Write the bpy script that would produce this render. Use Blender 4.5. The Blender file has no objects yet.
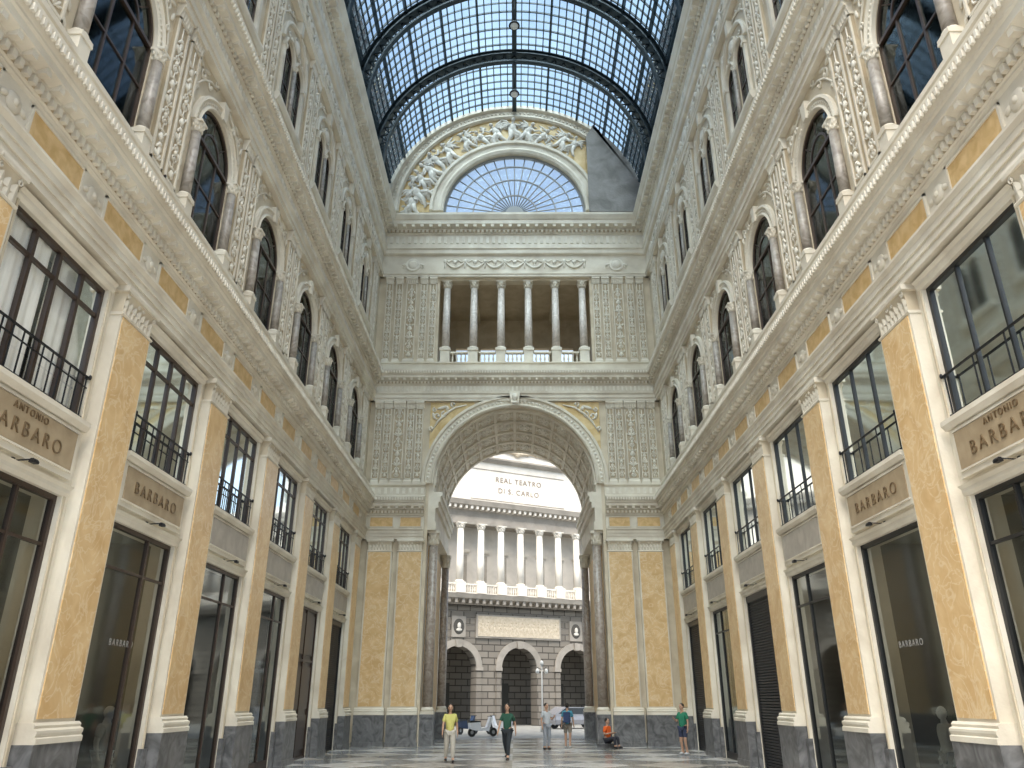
import bpy, bmesh, math, random
from mathutils import Vector, Matrix
random.seed(7)
S=bpy.context.scene
pi=math.pi
HW=7.5; D=37.5
BAYS=[6.5,11,15.5,20,24.5,29,33.5]

# ---------------------------------------------------------------- materials
def new_mat(name):
    m=bpy.data.materials.new(name); m.use_nodes=True
    nt=m.node_tree; b=nt.nodes['Principled BSDF']
    return m,nt,b
def stone(name,c1,c2,scale=1.5,rough=0.6,bump=0.15,bscale=14,distort=0.6,lo=0.35,hi=0.65,detail=6,vein=None):
    m,nt,b=new_mat(name)
    n=nt.nodes.new('ShaderNodeTexNoise'); n.inputs['Scale'].default_value=scale
    n.inputs['Detail'].default_value=detail; n.inputs['Distortion'].default_value=distort
    r=nt.nodes.new('ShaderNodeValToRGB')
    r.color_ramp.elements[0].position=lo; r.color_ramp.elements[1].position=hi
    r.color_ramp.elements[0].color=(*c1,1); r.color_ramp.elements[1].color=(*c2,1)
    geo=nt.nodes.new('ShaderNodeNewGeometry')
    nt.links.new(geo.outputs['Position'],n.inputs['Vector'])
    nt.links.new(n.outputs['Fac'],r.inputs['Fac'])
    out=r.outputs['Color']
    if vein:
        n3=nt.nodes.new('ShaderNodeTexNoise'); n3.inputs['Scale'].default_value=vein[1]; n3.inputs['Detail'].default_value=8; n3.inputs['Distortion'].default_value=1.5
        nt.links.new(geo.outputs['Position'],n3.inputs['Vector'])
        r3=nt.nodes.new('ShaderNodeValToRGB'); e=r3.color_ramp.elements
        e[0].position=.46; e[0].color=(0,0,0,1); e[1].position=.50; e[1].color=(1,1,1,1); q=e.new(.54); q.color=(0,0,0,1)
        nt.links.new(n3.outputs['Fac'],r3.inputs['Fac'])
        ml=nt.nodes.new('ShaderNodeMath'); ml.operation='MULTIPLY'; ml.inputs[1].default_value=vein[2]; nt.links.new(r3.outputs['Color'],ml.inputs[0])
        mx=nt.nodes.new('ShaderNodeMix'); mx.data_type='RGBA'; mx.inputs['B'].default_value=(*vein[0],1)
        nt.links.new(ml.outputs[0],mx.inputs['Factor']); nt.links.new(out,mx.inputs['A']); out=mx.outputs['Result']
    nt.links.new(out,b.inputs['Base Color'])
    b.inputs['Roughness'].default_value=rough
    if bump>0:
        n2=nt.nodes.new('ShaderNodeTexNoise'); n2.inputs['Scale'].default_value=bscale; n2.inputs['Detail'].default_value=4
        nt.links.new(geo.outputs['Position'],n2.inputs['Vector'])
        bp=nt.nodes.new('ShaderNodeBump'); bp.inputs['Strength'].default_value=bump; bp.inputs['Distance'].default_value=0.03
        nt.links.new(n2.outputs['Fac'],bp.inputs['Height']); nt.links.new(bp.outputs['Normal'],b.inputs['Normal'])
    return m
PL={}
def plain(name,c,rough=0.5,metal=0.0):
    if name in PL: return PL[name]
    m,nt,b=new_mat(name)
    n=nt.nodes.new('ShaderNodeTexNoise'); n.inputs['Scale'].default_value=9
    mx=nt.nodes.new('ShaderNodeMix'); mx.data_type='RGBA'
    mx.inputs['A'].default_value=(*[x*0.85 for x in c],1); mx.inputs['B'].default_value=(*[min(1,x*1.1) for x in c],1)
    nt.links.new(n.outputs['Fac'],mx.inputs['Factor']); nt.links.new(mx.outputs['Result'],b.inputs['Base Color'])
    b.inputs['Roughness'].default_value=rough; b.inputs['Metallic'].default_value=metal
    PL[name]=m; return m
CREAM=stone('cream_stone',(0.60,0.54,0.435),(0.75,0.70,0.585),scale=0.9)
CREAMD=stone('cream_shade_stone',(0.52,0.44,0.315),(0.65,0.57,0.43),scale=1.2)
PANEL=stone('tan_recess_shade_stone',(0.40,0.32,0.21),(0.50,0.415,0.285),scale=1.5)  # tan relief ground, darkened so recesses carry occlusion shade in the colour
WHITE=stone('white_stucco',(0.66,0.61,0.51),(0.80,0.76,0.66),scale=2.5,bump=0.3,bscale=30)
FIGM=stone('grey_white_stucco',(0.52,0.49,0.43),(0.74,0.70,0.62),scale=2.5,bump=0.3,bscale=20)
YELL=stone('yellow_marble',(0.60,0.38,0.165),(0.74,0.53,0.28),scale=1.8,rough=0.3,bump=0,distort=1.0,lo=0.30,hi=0.68,detail=12,vein=((.82,.68,.46),2.2,.55))
OCHRE=stone('ochre_panel',(0.56,0.36,0.14),(0.72,0.51,0.25),scale=4,rough=0.4,bump=0)
GOLD=stone('gold_mosaic',(0.56,0.39,0.16),(0.74,0.58,0.31),scale=2,rough=0.5,bump=0.2,bscale=60)
GREYM=stone('grey_marble',(0.085,0.085,0.085),(0.20,0.20,0.20),scale=2.2,rough=0.3,bump=0,distort=2)
COLM=stone('column_marble',(0.23,0.20,0.165),(0.40,0.36,0.31),scale=3,rough=0.4,bump=0,distort=2)
COLB=stone('brown_grey_column_marble',(0.25,0.20,0.16),(0.42,0.36,0.30),scale=3,rough=0.3,bump=0,distort=2)
COLW=stone('pale_column_marble',(0.48,0.43,0.38),(0.66,0.60,0.54),scale=3,rough=0.35,bump=0,distort=2)
IRON=plain('black_iron',(0.02,0.02,0.022),0.45,0.5)
STEEL=plain('vault_steel',(0.03,0.048,0.06),0.5,0.3)
BROWN=plain('brown_wood_frame',(0.045,0.027,0.018),0.35)
BLACKF=plain('black_frame',(0.015,0.015,0.015),0.4)
SHUT=plain('shutter_metal',(0.04,0.04,0.043),0.5,0.3)
INT=plain('shop_interior',(0.15,0.135,0.115),0.8)
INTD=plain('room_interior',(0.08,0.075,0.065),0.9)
CURT=plain('white_curtain',(0.92,0.90,0.84),0.9)
SIGN=stone('sign_panel_stone',(0.33,0.25,0.155),(0.41,0.32,0.205),scale=3,rough=0.5,bump=0)
SIGNG=stone('blank_sign_stone',(0.36,0.32,0.27),(0.44,0.40,0.34),scale=3,rough=0.5,bump=0)
GOLDL=plain('bronze_letters',(0.17,0.115,0.06),0.4,0.1)
DARKL=plain('dark_letters',(0.26,0.21,0.17),0.6)
GREYNET=stone('grey_netting',(0.19,0.18,0.165),(0.30,0.285,0.265),scale=1.2,rough=0.9,bump=0.5,bscale=8,detail=10)
def glassmat(name,tint,gloss,base=0.0,white=0.0):
    m=bpy.data.materials.new(name); m.use_nodes=True; nt=m.node_tree; nt.nodes.clear()
    o=nt.nodes.new('ShaderNodeOutputMaterial'); t=nt.nodes.new('ShaderNodeBsdfTransparent'); t.inputs['Color'].default_value=(*tint,1)
    g=nt.nodes.new('ShaderNodeBsdfGlossy'); g.inputs['Roughness'].default_value=0.05; g.inputs['Color'].default_value=(0.88,0.95,0.95,1)
    fr=nt.nodes.new('ShaderNodeFresnel'); fr.inputs['IOR'].default_value=gloss
    ad=nt.nodes.new('ShaderNodeMath'); ad.operation='ADD'; ad.use_clamp=True; ad.inputs[1].default_value=base
    mx=nt.nodes.new('ShaderNodeMixShader')
    nt.links.new(fr.outputs[0],ad.inputs[0]); nt.links.new(ad.outputs[0],mx.inputs[0]); nt.links.new(t.outputs[0],mx.inputs[1]); nt.links.new(g.outputs[0],mx.inputs[2])
    last=mx
    if white>0:
        d=nt.nodes.new('ShaderNodeBsdfTranslucent'); d.inputs['Color'].default_value=(0.9,0.95,1,1)
        n=nt.nodes.new('ShaderNodeTexNoise'); n.inputs['Scale'].default_value=1.5
        geo=nt.nodes.new('ShaderNodeNewGeometry'); nt.links.new(geo.outputs['Position'],n.inputs['Vector'])
        ml=nt.nodes.new('ShaderNodeMath'); ml.operation='MULTIPLY'; ml.inputs[1].default_value=white*2
        nt.links.new(n.outputs['Fac'],ml.inputs[0])
        m2=nt.nodes.new('ShaderNodeMixShader'); nt.links.new(ml.outputs[0],m2.inputs[0])
        nt.links.new(mx.outputs[0],m2.inputs[1]); nt.links.new(d.outputs[0],m2.inputs[2]); last=m2
    nt.links.new(last.outputs[0],o.inputs[0]); return m
VGLASS=glassmat('vault_glass',(0.66,0.84,0.97),1.12,white=0.04)
FGLASS=glassmat('frosted_glass',(0.80,0.85,0.90),1.15,white=0.10)
WGLASS=glassmat('window_glass',(0.60,0.68,0.63),1.36,.02)
CGLASS=glassmat('clear_window_glass',(0.98,0.98,0.97),1.15,.0)
SGLASS=glassmat('shop_glass',(0.72,0.76,0.75),1.45,.10)

def floor_mat():
    m,nt,b=new_mat('marble_floor')
    geo=nt.nodes.new('ShaderNodeNewGeometry')
    def chk(scale,rot,c1,c2):
        ch=nt.nodes.new('ShaderNodeTexChecker'); ch.inputs['Scale'].default_value=scale
        ch.inputs['Color1'].default_value=(*c1,1); ch.inputs['Color2'].default_value=(*c2,1)
        mp=nt.nodes.new('ShaderNodeMapping'); mp.inputs['Rotation'].default_value=(0,0,rot); mp.inputs['Location'].default_value=(0.1,0.1,0.37)
        nt.links.new(geo.outputs['Position'],mp.inputs['Vector']); nt.links.new(mp.outputs['Vector'],ch.inputs['Vector']); return ch
    c1=chk(.55,pi/4,(0.74,0.72,0.68),(0.30,0.31,0.32)); c2=chk(.275,0,(1,1,1),(.70,.66,.60))
    n=nt.nodes.new('ShaderNodeTexNoise'); n.inputs['Scale'].default_value=2.5; n.inputs['Distortion'].default_value=2; n.inputs['Detail'].default_value=8
    nt.links.new(geo.outputs['Position'],n.inputs['Vector'])
    r=nt.nodes.new('ShaderNodeValToRGB'); r.color_ramp.elements[0].position=.4; r.color_ramp.elements[1].position=.6
    r.color_ramp.elements[0].color=(0.7,0.68,0.64,1); r.color_ramp.elements[1].color=(1,1,1,1)
    nt.links.new(n.outputs['Fac'],r.inputs['Fac'])
    mx=nt.nodes.new('ShaderNodeMix'); mx.data_type='RGBA'; mx.blend_type='MULTIPLY'; mx.inputs['Factor'].default_value=0.8
    nt.links.new(c1.outputs['Color'],mx.inputs['A']); nt.links.new(c2.outputs['Color'],mx.inputs['B'])
    m2=nt.nodes.new('ShaderNodeMix'); m2.data_type='RGBA'; m2.blend_type='MULTIPLY'; m2.inputs['Factor'].default_value=0.8
    nt.links.new(mx.outputs['Result'],m2.inputs['A']); nt.links.new(r.outputs['Color'],m2.inputs['B'])
    nt.links.new(m2.outputs['Result'],b.inputs['Base Color']); b.inputs['Roughness'].default_value=0.2
    return m
FLOOR=floor_mat()
def brick_mat(name,c1,c2,mortar,w,h):
    m,nt,b=new_mat(name)
    tc=nt.nodes.new('ShaderNodeTexCoord'); sp=nt.nodes.new('ShaderNodeSeparateXYZ'); cb=nt.nodes.new('ShaderNodeCombineXYZ')
    nt.links.new(tc.outputs['Object'],sp.inputs[0]); nt.links.new(sp.outputs['X'],cb.inputs['X']); nt.links.new(sp.outputs['Z'],cb.inputs['Y'])
    br=nt.nodes.new('ShaderNodeTexBrick'); br.inputs['Scale'].default_value=1; br.inputs['Brick Width'].default_value=w; br.inputs['Row Height'].default_value=h
    br.inputs['Mortar Size'].default_value=0.04; br.inputs['Color1'].default_value=(*c1,1); br.inputs['Color2'].default_value=(*c2,1); br.inputs['Mortar'].default_value=(*mortar,1)
    nt.links.new(cb.outputs[0],br.inputs['Vector']); nt.links.new(br.outputs['Color'],b.inputs['Base Color'])
    bp=nt.nodes.new('ShaderNodeBump'); bp.invert=True; bp.inputs['Distance'].default_value=0.15
    nt.links.new(br.outputs['Fac'],bp.inputs['Height']); nt.links.new(bp.outputs['Normal'],b.inputs['Normal'])
    b.inputs['Roughness'].default_value=0.8; return m
RUST=brick_mat('rusticated_stone',(0.17,0.15,0.125),(0.23,0.205,0.17),(0.07,0.06,0.05),1.1,0.5)
TWHITE=stone('theatre_plaster',(0.64,0.60,0.53),(0.74,0.70,0.63),scale=1,bump=0)
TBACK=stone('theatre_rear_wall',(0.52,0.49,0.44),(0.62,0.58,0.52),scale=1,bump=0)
TGREY=stone('theatre_grey_stone',(0.26,0.235,0.20),(0.35,0.315,0.27),scale=1,bump=0)
TREL=stone('theatre_relief_panel',(0.48,0.40,0.29),(0.60,0.52,0.40),scale=5,bump=0.6,bscale=6)
PAVE=stone('street_paving',(0.20,0.20,0.19),(0.30,0.30,0.28),scale=2,bump=0.1)
SKIN=plain('skin',(0.45,0.27,0.18),0.6)
HAIR=plain('dark_hair',(0.02,0.015,0.01),0.7)

# ---------------------------------------------------------------- mesh builder
class MB:
    def __init__(s): s.v=[];s.f=[];s.m=[];s.mats=[];s.sm=[]
    def mi(s,mat):
        if mat not in s.mats: s.mats.append(mat)
        return s.mats.index(mat)
    def add(s,vs,fs,mat,smooth=False):
        o=len(s.v); s.v.extend(vs); k=s.mi(mat)
        for f in fs: s.f.append([o+i for i in f]); s.m.append(k); s.sm.append(smooth)
        return s
    def box(s,x0,x1,y0,y1,z0,z1,mat):
        vs=[(x,y,z) for x in(x0,x1) for y in(y0,y1) for z in(z0,z1)]
        return s.add(vs,[(0,1,3,2),(4,6,7,5),(0,4,5,1),(2,3,7,6),(0,2,6,4),(1,5,7,3)],mat)
    def prism(s,poly,y0,y1,mat):
        n=len(poly); vs=[(x,y0,z) for x,z in poly]+[(x,y1,z) for x,z in poly]
        fs=[list(range(n)),list(range(2*n-1,n-1,-1))]+[(i,(i+1)%n,n+(i+1)%n,n+i) for i in range(n)]
        return s.add(vs,fs,mat)
    def mould(s,poly,x0,x1,mat):
        n=len(poly); vs=[(x0,y,z) for y,z in poly]+[(x1,y,z) for y,z in poly]
        fs=[list(range(n)),list(range(2*n-1,n-1,-1))]+[(i,(i+1)%n,n+(i+1)%n,n+i) for i in range(n)]
        return s.add(vs,fs,mat)
    def lathe(s,prof,cx,cy,mat,seg=14,smooth=True):
        n=seg; vs=[];fs=[]
        for r,z in prof:
            for i in range(n):
                a=2*pi*i/seg; vs.append((cx+r*math.cos(a),cy+r*math.sin(a),z))
        for j in range(len(prof)-1):
            for i in range(seg):
                i2=(i+1)%n; fs.append((j*n+i,j*n+i2,(j+1)*n+i2,(j+1)*n+i))
        s.add(vs,fs,mat,smooth)
        o=len(s.v)-len(vs); k=s.mi(mat)
        s.f.append([o+i for i in range(n)][::-1]); s.m.append(k); s.sm.append(False)
        s.f.append([o+(len(prof)-1)*n+i for i in range(n)]); s.m.append(k); s.sm.append(False)
        return s
    def ell(s,c,r,mat,seg=8,rings=5,rot=0.0):
        vs=[(0,0,r[2])];fs=[]
        for j in range(1,rings):
            t=pi*j/rings
            for i in range(seg):
                a=2*pi*i/seg; vs.append((r[0]*math.sin(t)*math.cos(a),r[1]*math.sin(t)*math.sin(a),r[2]*math.cos(t)))
        vs.append((0,0,-r[2])); L=len(vs)-1
        for i in range(seg):
            fs.append((0,1+i,1+(i+1)%seg)); fs.append((L,L-1-i,L-1-(i+1)%seg))
        for j in range(rings-2):
            for i in range(seg):
                a=1+j*seg+i;b=1+j*seg+(i+1)%seg; fs.append((a,a+seg,b+seg,b))
        cs,sn=math.cos(rot),math.sin(rot)
        vs=[(c[0]+x*cs+z*sn,c[1]+y,c[2]-x*sn+z*cs) for x,y,z in vs]
        return s.add(vs,fs,mat,True)
    def arc(s,prof,cx,cz,a0,a1,seg,mat,smooth=False):
        n=len(prof);vs=[];fs=[]
        for i in range(seg+1):
            a=a0+(a1-a0)*i/seg
            for r,y in prof: vs.append((cx+r*math.cos(a),y,cz+r*math.sin(a)))
        for i in range(seg):
            for j in range(n): fs.append((i*n+j,i*n+(j+1)%n,(i+1)*n+(j+1)%n,(i+1)*n+j))
        fs.append(list(range(n))[::-1]); fs.append([seg*n+j for j in range(n)])
        return s.add(vs,fs,mat,smooth)
    def path(s,pts,rad,mat,flat=1.0,seg=5):
        vs=[];fs=[];N=len(pts)
        for i,p in enumerate(pts):
            a=pts[max(0,i-1)];b=pts[min(N-1,i+1)]
            t=Vector((b[0]-a[0],0,b[2]-a[2]));t=t.normalized() if t.length>1e-9 else Vector((1,0,0)); nrm=Vector((-t.z,0,t.x))
            for k in range(seg):
                th=2*pi*k/seg; vs.append((p[0]+nrm.x*rad[i]*math.cos(th),p[1]+flat*rad[i]*math.sin(th),p[2]+nrm.z*rad[i]*math.cos(th)))
        for i in range(N-1):
            for k in range(seg): fs.append((i*seg+k,i*seg+(k+1)%seg,(i+1)*seg+(k+1)%seg,(i+1)*seg+k))
        fs.append(list(range(seg)));fs.append([(N-1)*seg+k for k in range(seg)][::-1])
        return s.add(vs,fs,mat,True)
    def scroll(s,x,y,z,r,turn,a0,mat,w=.022,n=10,dirn=1):
        pts=[];rad=[]
        cx=x-r*math.cos(a0); cz=z-r*math.sin(a0)
        for i in range(n+1):
            t=i/n; rr=r*(1-.72*t); a=a0+dirn*turn*t
            pts.append((cx+rr*math.cos(a),y,cz+rr*math.sin(a))); rad.append(w*(1-.45*t))
        s.path(pts,rad,mat); s.ell((pts[-1][0],y,pts[-1][2]),(w*1.5,w*1.5,w*1.5),mat,6,4); return s
    def tube(s,p0,p1,r,mat,seg=6,r2=None):
        p0=Vector(p0);p1=Vector(p1);r2=r if r2 is None else r2
        d=(p1-p0).normalized(); u=d.orthogonal().normalized(); w=d.cross(u)
        vs=[];
        for p,rr in((p0,r),(p1,r2)):
            for i in range(seg):
                a=2*pi*i/seg; vs.append(tuple(p+rr*(math.cos(a)*u+math.sin(a)*w)))
        fs=[(i,(i+1)%seg,seg+(i+1)%seg,seg+i) for i in range(seg)]+[list(range(seg)),list(range(2*seg-1,seg-1,-1))]
        return s.add(vs,fs,mat,True)
    def mesh(s,name):
        me=bpy.data.meshes.new(name); me.from_pydata(s.v,[],s.f)
        for m in s.mats: me.materials.append(m)
        me.polygons.foreach_set('material_index',s.m); me.polygons.foreach_set('use_smooth',s.sm)
        bm=bmesh.new(); bm.from_mesh(me); bmesh.ops.recalc_face_normals(bm,faces=bm.faces); bm.to_mesh(me); bm.free()
        return me
COL=S.collection
def mk(name,me,loc=(0,0,0),rot=0.0,parent=None,label=None,category=None,group=None,kind=None):
    o=bpy.data.objects.new(name,me); COL.objects.link(o)
    o.location=loc; o.rotation_euler=(0,0,rot)
    if parent: o.parent=parent
    if label: o['label']=label
    if category and not parent: o['category']=category
    if group: o['group']=group
    if kind: o['kind']=kind
    return o
def thing(name,parts,loc,rot,label,category,group=None,kind=None):
    r=mk(name,None,loc,rot,label=label,category=category,group=group,kind=kind)
    r.empty_display_size=0.3
    for p in parts: mk(p[0],p[1],parent=r,label=p[2] if len(p)>2 else None)
    return r
cnt={}
def num(k): cnt[k]=cnt.get(k,0)+1; return '%s_%d'%(k,cnt[k])
def struct(name,me,loc=(0,0,0),rot=0.0,label=None,category=None,parts=()):
    o=mk(name,me,loc,rot,label=label,category=category,kind='structure')
    for p in parts: mk(p[0],p[1],parent=o)
    return o
LEFT=((-HW,0,0),pi/2); RIGHT=((HW,0,0),-pi/2)
def at(side,Y,z=0.0,d=0.0):
    if side<0: return (-HW+d,Y,z),pi/2
    return (HW-d,Y,z),-pi/2

# ---------------------------------------------------------------- wall helpers
def row(mb,x0,x1,z0,z1,holes,y0,y1,mat):
    xs=x0
    for a,b in sorted(holes):
        if a>xs: mb.box(xs,a,y0,y1,z0,z1,mat)
        xs=b
    if x1>xs: mb.box(xs,x1,y0,y1,z0,z1,mat)
def archfill(mb,cx,sp,r,ztop,y0,y1,mat,seg=16):
    for i in range(seg):
        a=pi*i/seg;b=pi*(i+1)/seg
        xa,za=cx+r*math.cos(a),sp+r*math.sin(a); xb,zb=cx+r*math.cos(b),sp+r*math.sin(b)
        mb.prism([(xa,za),(xa,ztop),(xb,ztop),(xb,zb)],y0,y1,mat)
Z1=11.9; A1=14.4; R1=1.08; WM_=1.38; SF=1.36; YN=3.3
BX=.56; BR=.46
def side_wall(side,name):
    mb=MB(); cs=[(b if side<0 else -b) for b in BAYS]; cs.sort()
    x0,x1=(YN,D) if side<0 else (-D,-YN)
    T=0.45
    H=lambda w:[(c-w,c+w) for c in cs]
    row(mb,x0,x1,0,5.0,H(SF),0,T,CREAM)
    row(mb,x0,x1,5.0,6.3,[],0,T,CREAM)
    row(mb,x0,x1,6.3,8.85,H(WM_),0,T,CREAM)
    row(mb,x0,x1,8.85,Z1,[],0,T,CREAM)
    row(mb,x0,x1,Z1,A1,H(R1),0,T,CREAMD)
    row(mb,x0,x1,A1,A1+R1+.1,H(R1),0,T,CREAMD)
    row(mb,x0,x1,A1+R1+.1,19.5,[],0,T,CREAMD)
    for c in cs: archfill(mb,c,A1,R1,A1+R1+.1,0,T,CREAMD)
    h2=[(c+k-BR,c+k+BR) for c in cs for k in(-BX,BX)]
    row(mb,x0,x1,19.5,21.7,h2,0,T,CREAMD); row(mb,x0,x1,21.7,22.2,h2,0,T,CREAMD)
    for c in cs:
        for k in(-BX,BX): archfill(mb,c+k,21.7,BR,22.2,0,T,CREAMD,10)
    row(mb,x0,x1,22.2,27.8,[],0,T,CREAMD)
    loc,rot=(LEFT if side<0 else RIGHT)
    struct(name,mb.mesh(name),loc,rot)
    mb=MB(); mb.box(x0,x1,3.0,3.3,0,27.8,INT); mb.box(x0,x1,T,3.3,27.8,28.0,INT); mb.box(x0-.2,x0,0,3.3,0,28.0,CREAM)
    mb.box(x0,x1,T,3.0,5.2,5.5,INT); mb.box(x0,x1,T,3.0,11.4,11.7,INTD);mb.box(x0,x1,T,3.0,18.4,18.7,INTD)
    mb.box(x1,x1+.2,0,3.3,0,28.0,CREAM)
    for b in cs[:-1]:
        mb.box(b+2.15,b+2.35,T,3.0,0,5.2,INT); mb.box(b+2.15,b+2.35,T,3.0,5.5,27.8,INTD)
    struct(name+'_rear',mb.mesh(name),loc,rot)
side_wall(-1,'wall_left'); side_wall(1,'wall_right')

# entablatures ------------------------------------------------------
def dentils(mb,x0,x1,y0,y1,z0,z1,w,sp,mat):
    n=max(1,int((x1-x0)/sp)); s=(x1-x0)/n
    for i in range(n):
        c=x0+s*(i+.5); mb.box(c-w/2,c+w/2,y0,y1,z0,z1,mat)
def ent_low(x0,x1,panels):
    mb=MB()
    mb.mould([(0,9.1),(-.24,9.1),(-.24,9.24),(-.27,9.24),(-.27,9.38),(-.30,9.38),(-.30,9.50),(-.36,9.57),(-.36,9.62),(-.22,9.62),(-.22,10.25),(-.27,10.29),(-.27,10.33),(-.30,10.36),(-.30,10.50),(-.36,10.55),(-.36,10.60),(-.54,10.68),(-.54,10.82),(-.58,10.85),(-.58,10.90),(-.66,11.05),(-.68,11.08),(-.68,11.15),(-.30,11.22),(-.26,11.27),(-.18,11.30),(-.18,11.72),(-.22,11.75),(-.26,11.80),(-.26,Z1),(0,Z1)],x0,x1,CREAM)
    mb.box(x0,x1,-.305,-.25,10.36,10.49,PANEL)  # dark strip behind the dentils, painted gap shade
    dentils(mb,x0,x1,-.39,-.30,10.36,10.49,.09,.17,CREAM)
    dentils(mb,x0,x1,-.52,-.36,10.55,10.69,.12,.36,CREAM)
    dentils(mb,x0,x1,-.70,-.64,10.94,11.07,.06,.13,WHITE)
    dentils(mb,x0,x1,-.20,-.16,11.36,11.66,.14,.3,WHITE)
    for a,b in panels:
        mb.box(a,b,-.235,-.22,9.72,10.16,OCHRE)
        for q in(9.67,10.16): mb.box(a-.05,b+.05,-.26,-.22,q,q+.05,CREAM)
        for q in(a-.05,b): mb.box(q,q+.05,-.26,-.22,9.67,10.21,CREAM)
    return mb
def ent_mid(x0,x1):
    mb=MB()
    mb.mould([(0,16.3),(-.18,16.3),(-.18,16.45),(-.22,16.45),(-.22,16.62),(-.28,16.70),(-.28,16.76),(-.18,16.78),(-.18,17.15),(-.22,17.18),(-.25,17.22),(-.25,17.38),(-.32,17.42),(-.48,17.5),(-.48,17.64),(-.52,17.68),(-.60,17.86),(-.60,17.94),(-.2,18.02),(-.15,18.06),(-.15,18.42),(-.22,18.45),(-.22,18.5),(0,18.5)],x0,x1,CREAM)
    mb.box(x0,x1,-.255,-.2,17.24,17.36,PANEL)  # shade between dentils put in as a darker strip
    dentils(mb,x0,x1,-.33,-.25,17.24,17.36,.09,.18,CREAM)
    dentils(mb,x0,x1,-.46,-.30,17.38,17.51,.12,.38,CREAM)
    dentils(mb,x0,x1,-.21,-.18,16.84,17.10,.10,.22,WHITE)
    dentils(mb,x0,x1,-.61,-.54,17.72,17.84,.06,.14,WHITE)
    return mb
def ent_top(x0,x1):
    mb=MB()
    mb.mould([(0,23.7),(-.20,23.7),(-.20,23.82),(-.24,23.86),(-.24,23.95),(-.10,24.0),(-.10,25.1),(-.2,25.14),(-.24,25.2),(-.24,25.42),(-.30,25.48),(-.30,25.7),(-.18,25.75),(-.18,26.4),(-.24,26.44),(-.27,26.5),(-.27,26.75),(-.35,26.8),(-.60,26.92),(-.60,27.15),(-.65,27.2),(-.76,27.44),(-.76,27.55),(-.3,27.65),(-.3,27.85),(0,27.85)],x0,x1,CREAM)
    mb.box(x0,x1,-.28,-.2,26.52,26.7,PANEL)  # darker backing strip paints the shade between dentils
    dentils(mb,x0,x1,-.38,-.27,26.52,26.7,.12,.24,CREAM)
    dentils(mb,x0,x1,-.58,-.32,26.74,26.94,.18,.5,CREAM)
    dentils(mb,x0,x1,-.22,-.18,25.85,26.3,.16,.34,WHITE)
    return mb
for side in(-1,1):
    cs=sorted([(b if side<0 else -b) for b in BAYS]); x0,x1=(YN,D) if side<0 else (-D,-YN)
    loc,rot=(LEFT if side<0 else RIGHT)
    pn=[(c+k-.72,c+k+.72) for c in cs for k in(-1.125,1.125)]
    struct(num('trim'),ent_low(x0,x1,pn).mesh('t'),loc,rot,label='cream stone entablature with dentils and ochre marble panels',category='cornice')
    struct(num('trim'),ent_mid(x0,x1).mesh('t'),loc,rot,label='cream dentilled cornice above the arched windows',category='cornice')
    struct(num('trim'),ent_top(x0,x1).mesh('t'),loc,rot,label='heavy cream top cornice with modillion brackets',category='cornice')
for s in(-1,1):
    x0,x1=(-HW,-4.45) if s<0 else (4.45,HW)
    pn=[(s*6.52-.55,s*6.52+.55),(s*5.1-.5,s*5.1+.5)]
    struct(num('trim'),ent_low(x0,x1,pn).mesh('t'),(0,D,0),0,label='cream entablature with ochre panels beside the arch',category='cornice')
struct(num('trim'),ent_mid(-HW,HW).mesh('t'),(0,D,0),0,label='dentilled cornice above the great arch',category='cornice')
struct(num('trim'),ent_top(-HW,HW).mesh('t'),(0,D,0),0,label='deep cornice below the glazed half-round window',category='cornice')

# ---------------------------------------------------------------- lower pilaster
def leaves(mb,x0,x1,y,z,n,h,mat,proj=.05):
    w=(x1-x0)/n
    for i in range(n):
        c=x0+w*(i+.5); k=.46*w
        pts=[(-k,0,0),(k,0,0),(k*1.05,0,h*.55),(k*.55,-proj*.6,h*.85),(0,-proj,h),(-k*.55,-proj*.6,h*.85),(-k*1.05,0,h*.55)]
        vs=[(c+a,y+b,z+d) for a,b,d in pts]+[(c,y-proj*.55,z),(c,y-proj*.8,z+h*.6)]
        mb.add(vs,[(0,1,7),(1,2,8,7),(0,7,8,6),(2,3,8),(3,4,8),(4,5,8),(5,6,8)],mat)
p=MB(); p.box(-.68,.68,-.34,0,0,1.28,GREYM); p.box(-.71,.71,-.37,0,0,.18,GREYM); M_PL=p.mesh('plinth')
p=MB(); p.mould([(0,1.28),(-.36,1.28),(-.36,1.36),(-.33,1.38),(-.35,1.43),(-.35,1.47),(-.29,1.50),(-.30,1.54),(-.26,1.58),(0,1.58)],-.67,.67,CREAM); M_PB=p.mesh('base')
p=MB(); p.box(-.60,.60,-.22,0,1.58,8.54,CREAM); p.box(-.54,.54,-.24,-.22,1.63,8.48,YELL); M_PS=p.mesh('shaft')
p=MB(); p.mould([(0,8.50),(-.24,8.50),(-.26,8.53),(-.24,8.56),(0,8.56)],-.62,.62,CREAM)
p.mould([(0,8.56),(-.21,8.56),(-.22,8.84),(-.26,8.98),(0,8.98)],-.57,.57,CREAMD)
p.mould([(0,8.98),(-.30,8.98),(-.31,9.04),(-.30,9.1),(0,9.1)],-.65,.65,CREAM)
leaves(p,-.57,.57,-.212,8.57,8,.16,CREAM,.03); leaves(p,-.58,.58,-.22,8.70,7,.16,CREAM,.04)
for k in(-1,1): p.scroll(k*.52,-.26,8.97,.065,5.5,pi/2,CREAM,w=.018,dirn=-k); p.scroll(k*.10,-.25,8.95,.05,5,pi/2,CREAM,w=.015,dirn=k)
p.ell((0,-.28,9.03),(.05,.04,.05),CREAM,8,6)
M_PC=p.mesh('capital')
PIL=[('plinth',M_PL,'dark grey marble plinth'),('base',M_PB),('shaft',M_PS,'yellow veined marble shaft with cream border'),('capital',M_PC,'carved cream leaf capital')]
PY=[BAYS[0]-2.25]+[b+2.25 for b in BAYS]
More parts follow.
